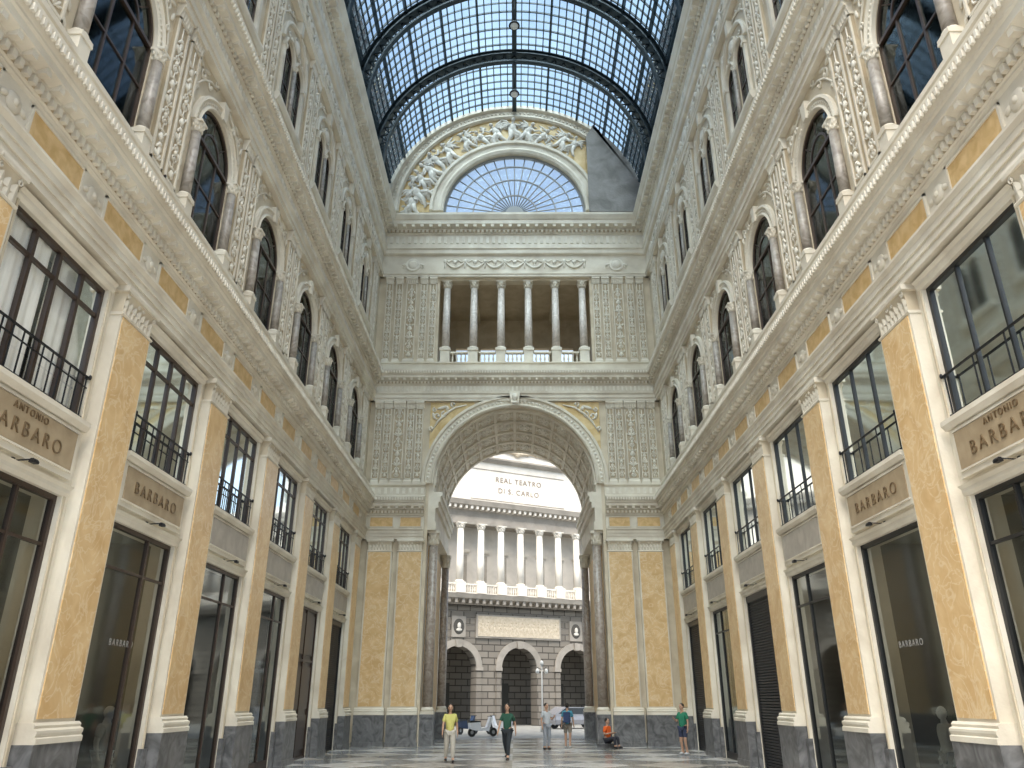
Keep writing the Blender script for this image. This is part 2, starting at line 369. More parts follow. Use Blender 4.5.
for s in(-1,1):
    for y in PY:
        loc,rot=at(s,y); thing('pilaster',PIL,loc,rot,'yellow marble pilaster on grey plinth with carved capital','pilaster','yellow marble pilasters of the arcade')
    for x in(6.52,5.05):
        thing('pilaster',PIL,(s*x,D,0),0,'yellow marble pilaster beside the great arch','pilaster','yellow marble pilasters beside the arch')
# ---------------------------------------------------------------- surrounds, windows
p=MB()
for z0,z1,w,t in((0,5.0,SF,.13),(6.3,8.85,WM_,.12)):
    for s_ in(-1,1):
        a,b=sorted((s_*w,s_*(w+t))); p.box(a,b,-.06,0,z0 if z0 else 1.0,z1,CREAM)
        a,b=sorted((s_*(w+.03),s_*(w+t-.05))); p.box(a,b,-.08,-.06,z0 if z0 else 1.0,z1,CREAMD)
        if not z0:
            a,b=sorted((s_*w,s_*(w+.17))); p.box(a,b,-.12,0,0,1.0,GREYM)
    p.mould([(0,z1),(-.06,z1),(-.10,z1+.06),(-.10,z1+.12),(-.16,z1+.17),(0,z1+.17)],-w-t,w+t,CREAM)
p.mould([(0,6.14),(-.14,6.14),(-.2,6.22),(-.2,6.30),(0,6.30)],-1.5,1.5,CREAM)
M_SUR=p.mesh('surround')
def winframe(w,z0,z1,xs,zs,mat,t=.035,e=.08):
    q=MB()
    for s_ in(-1,1):
        a,b=sorted((s_*w,s_*(w-e))); q.box(a,b,.02,.12,z0,z1,mat)
    q.box(-w,w,.02,.12,z0,z0+e,mat); q.box(-w,w,.02,.12,z1-e,z1,mat)
    for x in xs: q.box(x-t,x+t,.03,.11,z0,z1,mat)
    for z in zs: q.box(-w,w,.04,.10,z-t*.8,z+t*.8,mat)
    return q
def pane(w,z0,z1,mat):
    q=MB(); q.add([(-w+.03,.07,z0+.03),(w-.03,.07,z0+.03),(w-.03,.07,z1-.03),(-w+.03,.07,z1-.03)],[(0,1,2,3)],mat); return q
M_WF=winframe(WM_,6.3,8.85,(-.69,0,.69),(8.3,),BROWN,.04).mesh('frame')
M_WF2=winframe(WM_,6.3,8.85,(-.45,.45),(),BLACKF,.022).mesh('frame')
M_WG=pane(WM_,6.3,8.85,WGLASS).mesh('glass'); M_WGC=pane(WM_,6.3,8.85,CGLASS).mesh('glass')
def curtain(x0,x1,z0,z1,y=.16):
    q=MB(); n=max(3,int((x1-x0)/.05)); pts=[(x0+(x1-x0)*i/n, y+.02*math.sin(i*1.3)) for i in range(n+1)]
    vs=[(x,yy,z0) for x,yy in pts]+[(x,yy,z1) for x,yy in pts]
    q.add(vs,[(i,i+1,n+2+i,n+1+i) for i in range(n)],CURT,True); return q
def curtobj(cfg):
    q=MB()
    for a,b in cfg:
        r=curtain(a,b,6.4,8.8); q.add(r.v,r.f,CURT,True)
    return q.mesh('curtain')
C_FULL=curtobj([(-1.32,-.10),(.0,1.32)]); C_PART=curtobj([(-1.30,-.75),(.75,1.30)])
def rail(nb):
    p=MB()
    for z in(6.38,7.10): p.box(-1.36,1.36,-.07,-.04,z-.016,z+.016,IRON)
    if nb>8: p.box(-1.36,1.36,-.065,-.045,6.90,6.92,IRON)
    for i in range(nb):
        x=-1.3+i*2.6/(nb-1); p.box(x-.010,x+.010,-.065,-.045,6.38,7.10,IRON)
    for x in(-1.36,1.36):
        p.box(x-.018,x+.018,-.07,0,7.08,7.12,IRON); p.box(x-.018,x+.018,-.07,0,6.36,6.40,IRON)
    return p.mesh('bars')
RAILD=rail(11); RAILS=rail(4)
M_KN=[MB().ell((x,-.08,7.11),(.03,.03,.05),IRON).mesh('finial') for x in(-1.36,1.36)]
def shopfront(mat,door):
    q=winframe(SF,0,5.0,(door,) if door else (),(4.2,) if door else (),mat,.03); q.box(-SF+.05,SF-.05,.03,.12,0,.22,mat); return q.mesh('frame')
SF_B=shopfront(BROWN,.35); SF_K=shopfront(BLACKF,-.35); SF_O=shopfront(BLACKF,None)
SG=pane(SF,.15,5.0,SGLASS).mesh('glass')
p=MB()
for i in range(60): p.mould([(.12,.02+i*.08),(.08,.04+i*.08),(.08,.08+i*.08),(.12,.1+i*.08),(.14,.06+i*.08)],-SF+.06,SF-.06,SHUT)
p.box(-SF,-SF+.08,.03,.18,0,5.0,BLACKF);p.box(SF-.08,SF,.03,.18,0,5.0,BLACKF);p.box(-SF,SF,.02,.25,4.8,5.0,BLACKF)
M_SHUT=p.mesh('shutter')
p=winframe(SF,0,5.0,(0,),(3.2,),BROWN,.05)
for s_ in(-1,1):
    for z0,z1 in((.3,1.4),(1.6,3.0),(3.4,4.8)):
        a,b=sorted((s_*.12,s_*1.2)); p.box(a,b,.05,.09,z0,z1,BROWN)
p.box(-SF+.04,SF-.04,.09,.12,0,5,BROWN)
M_WDOOR=p.mesh('door_panels')
def textmesh(txt,size,mat,ext=.012,x=0,y=0,z=0,sp=1.15,thin=0.0):
    cu=bpy.data.curves.new('t','FONT'); cu.body=txt; cu.size=size; cu.extrude=ext; cu.align_x='CENTER'; cu.align_y='CENTER'; cu.space_character=sp; cu.offset=-thin
    o=bpy.data.objects.new('t',cu); COL.objects.link(o); dg=bpy.context.evaluated_depsgraph_get()
    me=bpy.data.meshes.new_from_object(o.evaluated_get(dg)); bpy.data.objects.remove(o)
    me.materials.clear(); me.materials.append(mat)
    me.transform(Matrix.Translation((x,y,z))@Matrix.Rotation(pi/2,4,'X'))
    return me
def signpanel(mat):
    q=MB(); q.box(-1.42,1.42,-.10,0,5.28,6.13,CREAM); q.box(-1.32,1.32,-.12,-.10,5.42,6.05,mat)
    for z in(5.38,6.06): q.box(-1.36,1.36,-.13,-.10,z,z+.03,CREAM)
    return q.mesh('panel')
SP=signpanel(SIGN); SPG=signpanel(SIGNG)
T_B=textmesh('BARBARO',.34,GOLDL,y=-.13,z=5.71,sp=1.4,thin=.005); T_AB1=textmesh('ANTONIO',.16,GOLDL,y=-.13,z=5.95,sp=1.3,thin=.002); T_AB2=textmesh('BARBARO',.33,GOLDL,y=-.13,z=5.66,sp=1.4,thin=.005)
p=MB(); p.tube((0,0,5.2),(0,-.30,5.22),.012,IRON); p.box(-.03,.03,-.03,0,5.15,5.25,IRON); M_LA=p.mesh('arm')
p=MB(); p.box(-.07,.07,-.38,-.30,5.16,5.20,IRON); p.mould([(-.30,5.20),(-.38,5.20),(-.36,5.225),(-.32,5.225)],-.06,.06,IRON); M_LH=p.mesh('head')
T_GL=textmesh('BARBARO',.17,plain('pale_glass_letters',(.32,.31,.29),.5),y=.055,z=2.9,ext=.002,sp=1.4)

shops={-1:{6.5:'b',11:'b',15.5:'b',20:'b',24.5:'b',29:'d',33.5:'s'},1:{6.5:'k',11:'k',15.5:'o',20:'k',24.5:'s',29:'k',33.5:'s'}}
for s in(-1,1):
    for Y in BAYS:
        loc,rot=at(s,Y)
        struct(num('trim'),M_SUR,loc,rot)
        k=shops[s][Y]
        if k=='s': struct(num('door'),M_SHUT,loc,rot,label='closed dark metal roller shutter of a shop',category='door')
        elif k=='d': struct(num('door'),M_WDOOR,loc,rot,label='tall brown wooden shop door',category='door')
        else:
            pr=[('glass',SG)]
            if Y==15.5: pr.append(('glass_lettering',T_GL))
            struct(num('door'),{'b':SF_B,'k':SF_K,'o':SF_O}[k],loc,rot,label='tall glazed shopfront with dark frame',category='shop window',parts=pr)
        cur=(s<0 and Y<22)
        struct(num('window'),M_WF if s<0 else M_WF2,loc,rot,label='mezzanine window with dark frame above the shop',category='window',parts=[('glass',M_WGC if cur else M_WG),('curtain',C_FULL if cur else C_PART)])
        thing('window_railing',[('bars',RAILD if s<0 else RAILS),('finial',M_KN[0]),('finial',M_KN[1])],loc,rot,'thin black iron guard rail across a mezzanine window','railing','mezzanine window railings')
        if Y<=11.5: parts=[('panel',SP),('lettering',T_AB1,'small bronze lettering'),('lettering',T_AB2,'large bronze lettering')]
        elif Y<16: parts=[('panel',SP),('lettering',T_B,'bronze lettering')]
        else: parts=[('panel',SPG)]
        thing('shop_sign',parts,loc,rot,'tan stone shop sign panel with dark bronze capitals' if Y<16 else 'blank grey shop sign panel with cream frame','sign','shop sign panels')
        thing('sign_lamp',[('arm',M_LA),('lamp_head',M_LH)],loc,rot,'small black bracket lamp below a shop sign','lamp','sign lamps')

# ---------------------------------------------------------------- level 1 ornaments
def relief_pil(H,w=.26,var=0,g=1.0):
    b=MB(); b.box(-w-.02,w+.02,-.15,0,0,.12,CREAM); b.mould([(0,.12),(-.15,.12),(-.11,.22),(0,.22)],-w,w,CREAM)
    b.box(-w,w,-.08,0,.22,H-.35,PANEL)
    for s_ in(-1,1):
        a,c=sorted((s_*w,s_*(w-.05))); b.box(a,c,-.12,-.08,.22,H-.35,CREAM)
    b.box(-w,w,-.12,-.08,.22,.28,CREAM); b.box(-w,w,-.12,-.08,H-.40,H-.35,CREAM)
    b.mould([(0,H-.35),(-.11,H-.35),(-.16,H-.1),(-.20,H-.1),(-.20,H),(0,H)],-w-.03,w+.03,CREAM)
    o=MB(); z=.34; top=H-.5; i=var; Y=-.09; M=WHITE; u=w/.26; g=g*u
    o.tube((0,Y,z),(0,Y,top+.05),.018*g,M,5)
    while z<top-.3*u:
        k=i%3
        if k==0:
            o.ell((0,Y,z+.14*u),(.085*g,.05,.12*g),M,8,5); o.ell((0,Y,z+.29*u),(.13*g,.04,.03),M,8,4)
            for s_ in(-1,1): o.scroll(s_*.05*u,Y,z+.06*u,.06*g,4.5,-pi/2,M,w=.02*g,dirn=s_); o.ell((s_*.14*u,Y,z+.30*u),(.035*g,.035,.085*u),M,6,4,rot=s_*.5)
            z+=.46*u
        elif k==1:
            for s_ in(-1,1):
                o.scroll(s_*.02,Y,z+.02,.088*u,5.2,-pi/2,M,w=.025*g,dirn=s_)
                o.scroll(s_*.02,Y,z+.44*u,.078*u,5.0,pi/2,M,w=.023*g,dirn=-s_)
                o.ell((s_*.15*u,Y,z+.24*u),(.03*g,.03,.09*u),M,6,4,rot=-s_*.4)
            o.ell((0,Y,z+.24*u),(.06*g,.05,.075*g),M,8,5); z+=.50*u
        else:
            for s_ in(-1,1):
                o.ell((s_*.07*u,Y,z+.11*u),(.04*g,.035,.13*g),M,6,4,rot=s_*.55); o.ell((s_*.13*u,Y,z+.09*u),(.03*g,.035,.09*g),M,6,4,rot=s_*1.0)
                o.ell((s_*.06*u,Y,z+.33*u),(.04*g,.035,.11*g),M,6,4,rot=-s_*.6)
            o.ell((0,Y,z+.2*u),(.045*g,.05,.15*g),M,6,5); o.ell((0,Y-.01,z+.38*u),(.08*g,.045,.05),M,8,4); z+=.45*u
        i+=1
    leaves(o,-w,w,-.12,H-.34,5,.20,CREAM,.04)
    return [('pilaster_body',b.mesh('b')),('carved_ornament',o.mesh('o'),'white stucco candelabra relief')]
RP1=[relief_pil(4.38,.26,v,.9) for v in range(3)]; RP2=[relief_pil(5.18,.26,v,.9) for v in range(3)]
RE1=[relief_pil(4.38,.19,v,1.15) for v in range(3)]; RE1W=relief_pil(4.38,.29,1,1.1); RE2=[relief_pil(5.18,.19,v,1.15) for v in range(3)]; RE2W=relief_pil(5.18,.29,0,1.1)
def column(r,z0,z1,cy,mat,capm=CREAM,cap=.28,base=.14,cx=0,seg=14):
    q=MB(); q.box(cx-r*1.35,cx+r*1.35,cy-r*1.35,cy+r*1.35,z0,z0+base*.45,capm)
    q.lathe([(r*1.3,z0+base*.45),(r*1.3,z0+base*.7),(r*1.08,z0+base)],cx,cy,capm,seg)
    h=z1-cap
    q.lathe([(r,z0+base),(r*1.0,z0+base+(h-z0)*.33),(r*.86,h)],cx,cy,mat,seg)
    q.lathe([(r*.92,h),(r*.95,h+cap*.3),(r*1.1,h+cap*.6),(r*1.35,h+cap*.82)],cx,cy,capm,seg)
    for j,(zz,rr) in enumerate(((.25,.98),(.55,1.10))):
        for i in range(8):
            a=2*pi*(i+.5*j)/8; q.ell((cx+r*rr*math.cos(a),cy+r*rr*math.sin(a),h+cap*zz),(r*.2,r*.2,cap*.2),capm,5,4)
    q.box(cx-r*1.3,cx+r*1.3,cy-r*1.3,cy+r*1.3,h+cap*.82,z1,capm)
    return q
KX=1.19
colL=column(.125,Z1+.35,A1,-.10,COLM,cx=-KX,cap=.3).mesh('c'); colR=column(.125,Z1+.35,A1,-.10,COLM,cx=KX,cap=.3).mesh('c')
p=MB()
for k in(-KX,KX):
    p.box(k-.16,k+.16,-.25,0,Z1,Z1+.35,CREAM); p.box(k-.18,k+.18,-.27,0,Z1+.30,Z1+.35,CREAM)
p.mould([(0,Z1),(-.08,Z1),(-.12,Z1+.08),(-.12,Z1+.12),(0,Z1+.12)],-1.04,1.04,CREAM)
M_PED=p.mesh('p')
p=MB(); p.arc([(R1,0),(R1,-.08),(R1+.04,-.11),(R1+.09,-.07),(R1+.22,-.07),(R1+.26,-.12),(R1+.33,-.09),(R1+.33,0)],0,A1,0,pi,32,CREAM)
for i in range(33):
    a=pi*(i+.5)/33; p.ell(((R1+.155)*math.cos(a),-.07,A1+(R1+.155)*math.sin(a)),(.04,.022,.04),CREAM,6,4)
p.prism([(-.09,A1+R1),(.09,A1+R1),(.14,15.98),(-.14,15.98)],-.16,0,CREAM)
M_ARV=p.mesh('a')
p=MB(); Y=-.02
for s_ in(-1,1):
    p.scroll(s_*.45,Y,16.1,.12,5,-pi/2,CREAM,w=.03,dirn=s_); p.scroll(s_*.8,Y,15.98,.14,5,pi/2,CREAM,w=.035,dirn=-s_)
    p.scroll(s_*1.2,Y,15.7,.16,5.4,-pi/2,CREAM,w=.035,dirn=s_); p.scroll(s_*1.5,Y,15.3,.10,5,0 if s_>0 else pi,CREAM,w=.03,dirn=s_)
    p.path([(s_*.4,Y,16.12),(s_*.8,Y,16.0),(s_*1.15,Y,15.75),(s_*1.42,Y,15.4),(s_*1.54,Y,14.9),(s_*1.56,Y,14.3)],[.03,.035,.035,.03,.025,.015],CREAM)
    for z in(12.3,12.7,13.1,13.5,13.9,14.5,14.8): p.ell((s_*1.5,Y,z),(.045,.035,.13),CREAM,6,4,rot=s_*(.4 if int(z*10)%4 else -.4))
    for x,z,rx,rz,ro in((1.05,16.08,.16,.05,.3),(1.4,16.05,.14,.06,-.3),(1.5,15.75,.05,.14,.2)): p.ell((s_*x,Y,z),(rx,.04,rz),CREAM,8,4,rot=s_*ro)
M_SPD=p.mesh('s')
AW=[('column',colL,'grey marble column'),('column',colR,'grey marble column'),('pedestal',M_PED),('archivolt',M_ARV,'beaded cream arch with carved keystone'),('spandrel_relief',M_SPD,'cream stucco foliage')]
def archframe(w,z0,sp,mat,xs,zs):
    q=MB(); q.box(-w,-w+.07,.02,.12,z0,sp,mat); q.box(w-.07,w,.02,.12,z0,sp,mat); q.box(-w,w,.02,.12,z0,z0+.08,mat)
    q.arc([(w-.07,.02),(w,.02),(w,.12),(w-.07,.12)],0,sp,0,pi,20,mat)
    q.box(-w,w,.01,.12,sp-.05,sp+.03,mat)
    for x in xs: q.box(x-.03,x+.03,.04,.10,z0,sp,mat)
    for z in zs: q.box(-w,w,.04,.10,z-.02,z+.02,mat)
    q.arc([(w*.45,.04),(w*.5,.04),(w*.5,.10),(w*.45,.10)],0,sp,0,pi,12,mat)
    for a in(.8,pi/2,pi-.8):
        q.tube((w*.45*math.cos(a),.07,sp+w*.45*math.sin(a)),(w*math.cos(a),.07,sp+w*math.sin(a)),.02,mat,4)
    return q.mesh('f')
def archglass(w,z0,sp,mat,cx=0):
    q=MB(); pts=[(cx-w,z0),(cx+w,z0)]+[(cx+w*math.cos(pi*i/16),sp+w*math.sin(pi*i/16)) for i in range(17)]
    q.prism(pts,.065,.075,mat); return q
AF1=archframe(R1,Z1,A1,BROWN,(-.36,.36),(13.3,)); AG1=archglass(R1-.02,Z1+.02,A1,WGLASS).mesh('g')
q=MB()
for cx in(-BX,BX):
    for x in(-BR,BR-.04): q.box(cx+x,cx+x+.04,.02,.1,19.5,21.7,BROWN)
    q.box(cx-BR,cx+BR,.02,.1,19.5,19.56,BROWN); q.box(cx-.02,cx+.02,.04,.09,19.5,22.1,BROWN)
    for z in(20.6,21.7): q.box(cx-BR,cx+BR,.04,.09,z-.02,z+.02,BROWN)
    q.arc([(BR-.04,.02),(BR,.02),(BR,.1),(BR-.04,.1)],cx,21.7,0,pi,10,BROWN)
BF=q.mesh('bf')
q=archglass(BR-.01,19.52,21.7,WGLASS,-BX); r=archglass(BR-.01,19.52,21.7,WGLASS,BX); q.add(r.v,r.f,WGLASS); BG=q.mesh('bg')
q=MB()
q.mould([(0,19.1),(-.15,19.1),(-.22,19.25),(-.22,19.38),(0,19.42)],-1.4,1.4,CREAM)
for cx in(-BX,BX): q.arc([(BR+.01,0),(BR+.01,-.08),(BR+.05,-.12),(BR+.1,-.08),(BR+.1,0)],cx,21.7,0,pi,14,CREAM)
for x in(-1.1,1.1): q.box(x-.08,x+.08,-.09,0,19.42,21.6,CREAM); q.box(x-.11,x+.11,-.13,0,21.55,21.7,CREAM)
q.arc([(1.25,0),(1.25,-.08),(1.31,-.12),(1.39,-.08),(1.39,0)],0,21.8,0,pi,24,CREAM)
q.ell((0,-.03,22.6),(.25,.10,.25),WHITE,12,6); q.arc([(.27,0),(.27,-.08),(.33,-.08),(.33,0)],0,22.6,0,2*pi,16,CREAM)
for s_ in(-1,1):
    q.scroll(s_*.45,-.03,22.35,.12,5,-pi/2,WHITE,w=.03,dirn=s_); q.scroll(s_*.75,-.03,22.5,.11,5,pi/2,WHITE,w=.03,dirn=-s_)
    q.scroll(s_*1.1,-.03,23.0,.16,5,-pi/2,WHITE,w=.035,dirn=s_); q.scroll(s_*.7,-.03,23.45,.12,5,pi/2,WHITE,w=.03,dirn=-s_)
    q.path([(s_*.3,-.03,23.4),(s_*.7,-.03,23.35),(s_*1.1,-.03,23.1),(s_*1.45,-.03,22.7),(s_*1.52,-.03,22.1),(s_*1.52,-.03,21.2)],[.03]*5+[.015],WHITE)
q.prism([(-.10,23.1),(.10,23.1),(.14,23.65),(-.14,23.65)],-.18,0,CREAM)
BSUR=q.mesh('bs')
BCOL=column(.075,19.42,21.7,-.08,COLM,cap=.2,base=.1).mesh('bc')
def garland(n,w,zc):
    q=MB(); st=w/n
    for i in range(n):
        c=-w/2+st*(i+.5); pts=[];rad=[]
        for k in range(13):
            t=k/12; pts.append((c-st/2+st*t,-.13,zc+.2-.40*math.sin(pi*t))); rad.append(.03+.06*math.sin(pi*t)*(1 if k%2 else .8))
        q.path(pts,rad,WHITE,seg=6)
        q.ell((c,-.13,zc+.18),(.13,.05,.13),WHITE,8,5); q.tube((c,-.13,zc+.1),(c,-.13,zc-.15),.02,WHITE)
        for s_ in(-1,1): q.path([(c,-.13,zc+.18),(c+s_*.18,-.13,zc+.30),(c+s_*.34,-.13,zc+.18),(c+s_*.5*st-s_*.05,-.13,zc+.22)],[.03,.035,.035,.02],WHITE)
    for i in range(n+1): q.ell((-w/2+st*i,-.13,zc+.22),(.10,.06,.14),WHITE,6,5); q.ell((-w/2+st*i,-.13,zc-.05),(.05,.05,.2),WHITE,6,5)
    return q
GAR=garland(3,2.9,24.5).mesh('g')
q=MB(); q.ell((0,-.10,24.5),(.3,.12,.3),WHITE,12,6); q.arc([(.28,-.10),(.28,-.16),(.40,-.16),(.40,-.10)],0,24.5,0,2*pi,18,WHITE)
for s_ in(-1,1): q.ell((s_*.5,-.12,24.5),(.14,.05,.07),WHITE,rot=s_*.4); q.scroll(s_*.55,-.12,24.5,.14,5,pi/2,WHITE,w=.03,dirn=s_)
MED=q.mesh('m')
q=MB(); q.ell((0,-.22,9.93),(.18,.05,.18),CREAM,12,6); q.ell((0,-.25,9.93),(.07,.05,.07),CREAM,8,5)
for s_ in(-1,1): q.ell((s_*.22,-.22,9.93),(.10,.04,.06),CREAM,8,5,rot=s_*.5)
ROS=q.mesh('r')
n_=0
for s in(-1,1):
    for Y in BAYS:
        loc,rot=at(s,Y)
        thing('window_surround',AW,loc,rot,'arched window surround with two grey marble columns','window surround','arched window surrounds')
        struct(num('window'),AF1,loc,rot,label='tall arched window with dark wooden glazing bars',category='window',parts=[('glass',AG1)])
        struct(num('window'),BF,loc,rot,label='pair of small round-headed windows under one arch',category='window',parts=[('glass',BG)])
        thing('twin_window_surround',[('arch_moulding',BSUR),('column',BCOL,'slender grey column')],loc,rot,'cream twin-arched window surround with round medallion','window surround','twin-arched window surrounds')
        mk('garland_relief',GAR,loc,rot,label='white stucco garland relief on the cream frieze',category='relief',group='garland reliefs')
        mk('rosette_relief',ROS,loc,rot,label='cream carved rosette between ochre frieze panels',category='relief',group='frieze rosettes')
    for Y in PY:
        for k in(-.34,.34):
            n_+=1
            loc,rot=at(s,Y+k,Z1); thing('ornamented_pilaster',RP1[n_//2%3],loc,rot,'cream pilaster with white candelabra relief between arched windows','pilaster','relief pilasters beside arched windows')
            loc,rot=at(s,Y+k,18.5); thing('ornamented_pilaster',RP2[(n_//2+1)%3],loc,rot,'cream attic pilaster with white carved relief','pilaster','upper relief pilasters')
        loc,rot=at(s,Y); mk('medallion_relief',MED,loc,rot,label='round white stucco medallion on the frieze',category='relief',group='frieze medallions')
        mk('rosette_relief',ROS,loc,rot,label='cream carved rosette between ochre frieze panels',category='relief',group='frieze rosettes')

# ---------------------------------------------------------------- end wall
AS=11.9; AR=4.1; LG=18.5
mb=MB(); T=.5
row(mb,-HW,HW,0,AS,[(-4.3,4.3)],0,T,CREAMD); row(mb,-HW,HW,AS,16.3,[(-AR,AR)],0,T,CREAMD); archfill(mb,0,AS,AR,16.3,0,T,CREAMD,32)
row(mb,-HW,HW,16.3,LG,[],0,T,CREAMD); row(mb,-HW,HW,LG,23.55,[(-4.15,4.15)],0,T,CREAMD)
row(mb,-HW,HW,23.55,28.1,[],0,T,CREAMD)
LZ=28.1; LR=4.15; OR_=7.6
N=32
for i in range(N):
    a=pi*i/N;b=pi*(i+1)/N
    P=lambda r,t:(r*math.cos(t),LZ+r*math.sin(t))
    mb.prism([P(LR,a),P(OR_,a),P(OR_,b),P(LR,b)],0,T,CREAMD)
struct('wall_end',mb.mesh('we'),(0,D,0))
PD=8.0
mb=MB()
for s in(-1,1):
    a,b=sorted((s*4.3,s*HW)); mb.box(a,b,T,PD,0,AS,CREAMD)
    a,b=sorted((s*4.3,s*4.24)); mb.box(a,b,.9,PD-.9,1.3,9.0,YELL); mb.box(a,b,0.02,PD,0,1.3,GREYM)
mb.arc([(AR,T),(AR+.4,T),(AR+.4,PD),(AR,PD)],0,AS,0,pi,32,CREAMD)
mb.box(-HW,-AR,T,PD,AS,17,CREAM); mb.box(AR,HW,T,PD,AS,17,CREAM)
mb.box(-HW,HW,T,PD,16.9,17.2,CREAM)
archfill(mb,0,AS,AR+.39,17,PD-.3,PD,CREAM,24)
for y in(.35,2.1,3.9,5.7,7.5): mb.arc([(AR-.10,y-.15),(AR,y-.15),(AR,y+.15),(AR-.10,y+.15)],0,AS,0,pi,32,CREAM)
for i in range(1,12):
    a=pi*i/12; mb.arc([(AR-.08,.4),(AR,.4),(AR,PD-.4),(AR-.08,PD-.4)],0,AS,a-.02,a+.02,1,CREAM)
struct('wall_passage',mb.mesh('wp'),(0,D,0))
q=MB(); q.ell((0,0,0),(.20,.20,.07),WHITE,10,5)
for k in range(8):
    a=2*pi*k/8; q.ell((.26*math.cos(a),.34*math.sin(a),.0),(.11,.13,.05),WHITE,6,4)
for k in(-1,1): q.ell((0,k*.5,0),(.3,.06,.04),WHITE,8,4); q.ell((k*.38,0,0),(.05,.4,.04),WHITE,8,4)
RO=q.mesh('ro')
for y in(1.22,3.0,4.8,6.6):
    for i in range(12):
        a=pi*(i+.5)/12
        o=mk('coffer_rosette',RO,((AR-.03)*math.cos(a),D+y,AS+(AR-.03)*math.sin(a)),0,label='white stucco rosette in a coffer of the arch',category='relief',group='arch coffer rosettes')
        o.rotation_euler=(0,pi/2-a,0)
for s in(-1,1):
    q=MB(); x=s*4.3
    for d,z0,z1 in((.42,9.6,10.0),(.36,10.0,10.7),(.5,10.7,11.0),(.6,11.0,11.3),(.68,11.3,11.5),(.25,11.5,11.9)):
        a,b=sorted((x,x-s*d)); q.box(a,b,0,PD,z0,z1,CREAM)
    struct(num('trim'),q.mesh('t'),(0,D,0),0,label='cream entablature inside the arch',category='cornice')
    for y in(.45,7.4):
        c=column(.23,1.3,9.6,y,COLB,cx=s*4.0,cap=.7,base=.3,seg=20)
        pd=MB(); cx=s*4.0; pd.box(cx-.3,cx+.3,y-.32,y+.32,0,1.15,GREYM); pd.box(cx-.33,cx+.33,y-.36,y+.36,1.15,1.3,GREYM)
        thing('arch_column',[('pedestal',pd.mesh('p'),'dark marble pedestal'),('shaft_and_capital',c.mesh('c'))],(0,D,0),0,'tall brown-grey marble column inside the great arch','column','great arch columns')
q=MB(); q.arc([(AR-.02,0),(AR-.02,-.18),(AR+.05,-.23),(AR+.12,-.17),(AR+.12,-.12),(AR+.42,-.12),(AR+.46,-.22),(AR+.58,-.22),(AR+.58,0)],0,AS,0,pi,48,CREAM)
for i in range(66):
    a=pi*(i+.5)/66; r=AR+.27; q.ell((r*math.cos(a),-.12,AS+r*math.sin(a)),(.08,.045,.08),WHITE,6,4)
M_BA=q.mesh('a')
q=MB(); q.prism([(-.18,15.95),(.18,15.95),(.28,16.72),(-.28,16.72)],-.45,0,CREAM); q.ell((0,-.45,16.4),(.16,.12,.22),WHITE,10,8); q.ell((0,-.47,16.1),(.18,.08,.08),WHITE)
q.ell((0,-.55,16.38),(.04,.05,.06),WHITE); M_KEY=q.mesh('k')
thing('great_arch_moulding',[('archivolt',M_BA),('keystone',M_KEY,'carved keystone with a small mask')],(0,D,0),0,'broad cream arch moulding with carved bands and keystone','arch')
def spandrel(s):
    q=MB(); n=18; r=AR+.62
    for i in range(n):
        a=math.radians(22+(72-22)*i/n); b=math.radians(22+(72-22)*(i+1)/n)
        xa,za=r*math.cos(a),AS+r*math.sin(a); xb,zb=r*math.cos(b),AS+r*math.sin(b)
        if za<16.2 and zb<16.2: q.prism([(s*xa,za),(s*xa,16.25),(s*xb,16.25),(s*xb,zb)],-.05,0,GOLD)
    o=MB(); Y=-.08
    for x,z,r_,t0,d in((3.2,16.0,.16,-pi/2,1),(3.65,15.75,.2,pi/2,-1),(4.0,15.3,.2,-pi/2,1),(4.15,15.95,.13,pi/2,-1),(4.3,14.7,.13,-pi/2,1)): o.scroll(s*x,Y,z,r_,5,t0,WHITE,w=.05,dirn=d*s)
    o.path([(s*2.5,Y,16.1),(s*3.1,Y,15.95),(s*3.6,Y,15.6),(s*4.0,Y,15.15),(s*4.3,Y,14.6)],[.03,.06,.07,.06,.02],WHITE)
    for x,z,rx,rz,ro in((3.75,15.95,.3,.09,.3),(3.5,15.9,.10,.12,0),(4.2,15.5,.07,.2,.2)): o.ell((s*x,Y,z),(rx,.07,rz),WHITE,8,5,rot=s*ro)
    thing('spandrel_panel',[('gold_ground',q.mesh('s'),'gold ground'),('relief',o.mesh('s'),'white foliage relief')],(0,D,0),0,'gold spandrel panel with white relief beside the arch','relief')
spandrel(-1);spandrel(1)
for s in(-1,1):
    for j,x in enumerate((4.92,5.38,5.97,6.56,7.04)):
        thing('ornamented_pilaster',RE1W if j==2 else RE1[j%3],(s*x,D,Z1),0,'narrow cream pilaster with white candelabra relief beside the great arch','pilaster','relief pilasters beside the great arch')
    for j,x in enumerate((4.50,5.02,5.70,6.38,6.92)):
        thing('ornamented_pilaster',RE2W if j==2 else RE2[j%3],(s*x,D,18.5),0,'narrow cream pilaster with white carved relief beside the loggia','pilaster','relief pilasters beside the loggia')
    mk('medallion_relief',MED,(s*5.7,D,0),0,label='round white stucco medallion above the loggia pilasters',category='relief',group='loggia medallions')
mk('garland_relief',garland(7,7.8,24.5).mesh('g'),(0,D,0),label='long white garland frieze above the loggia',category='relief')
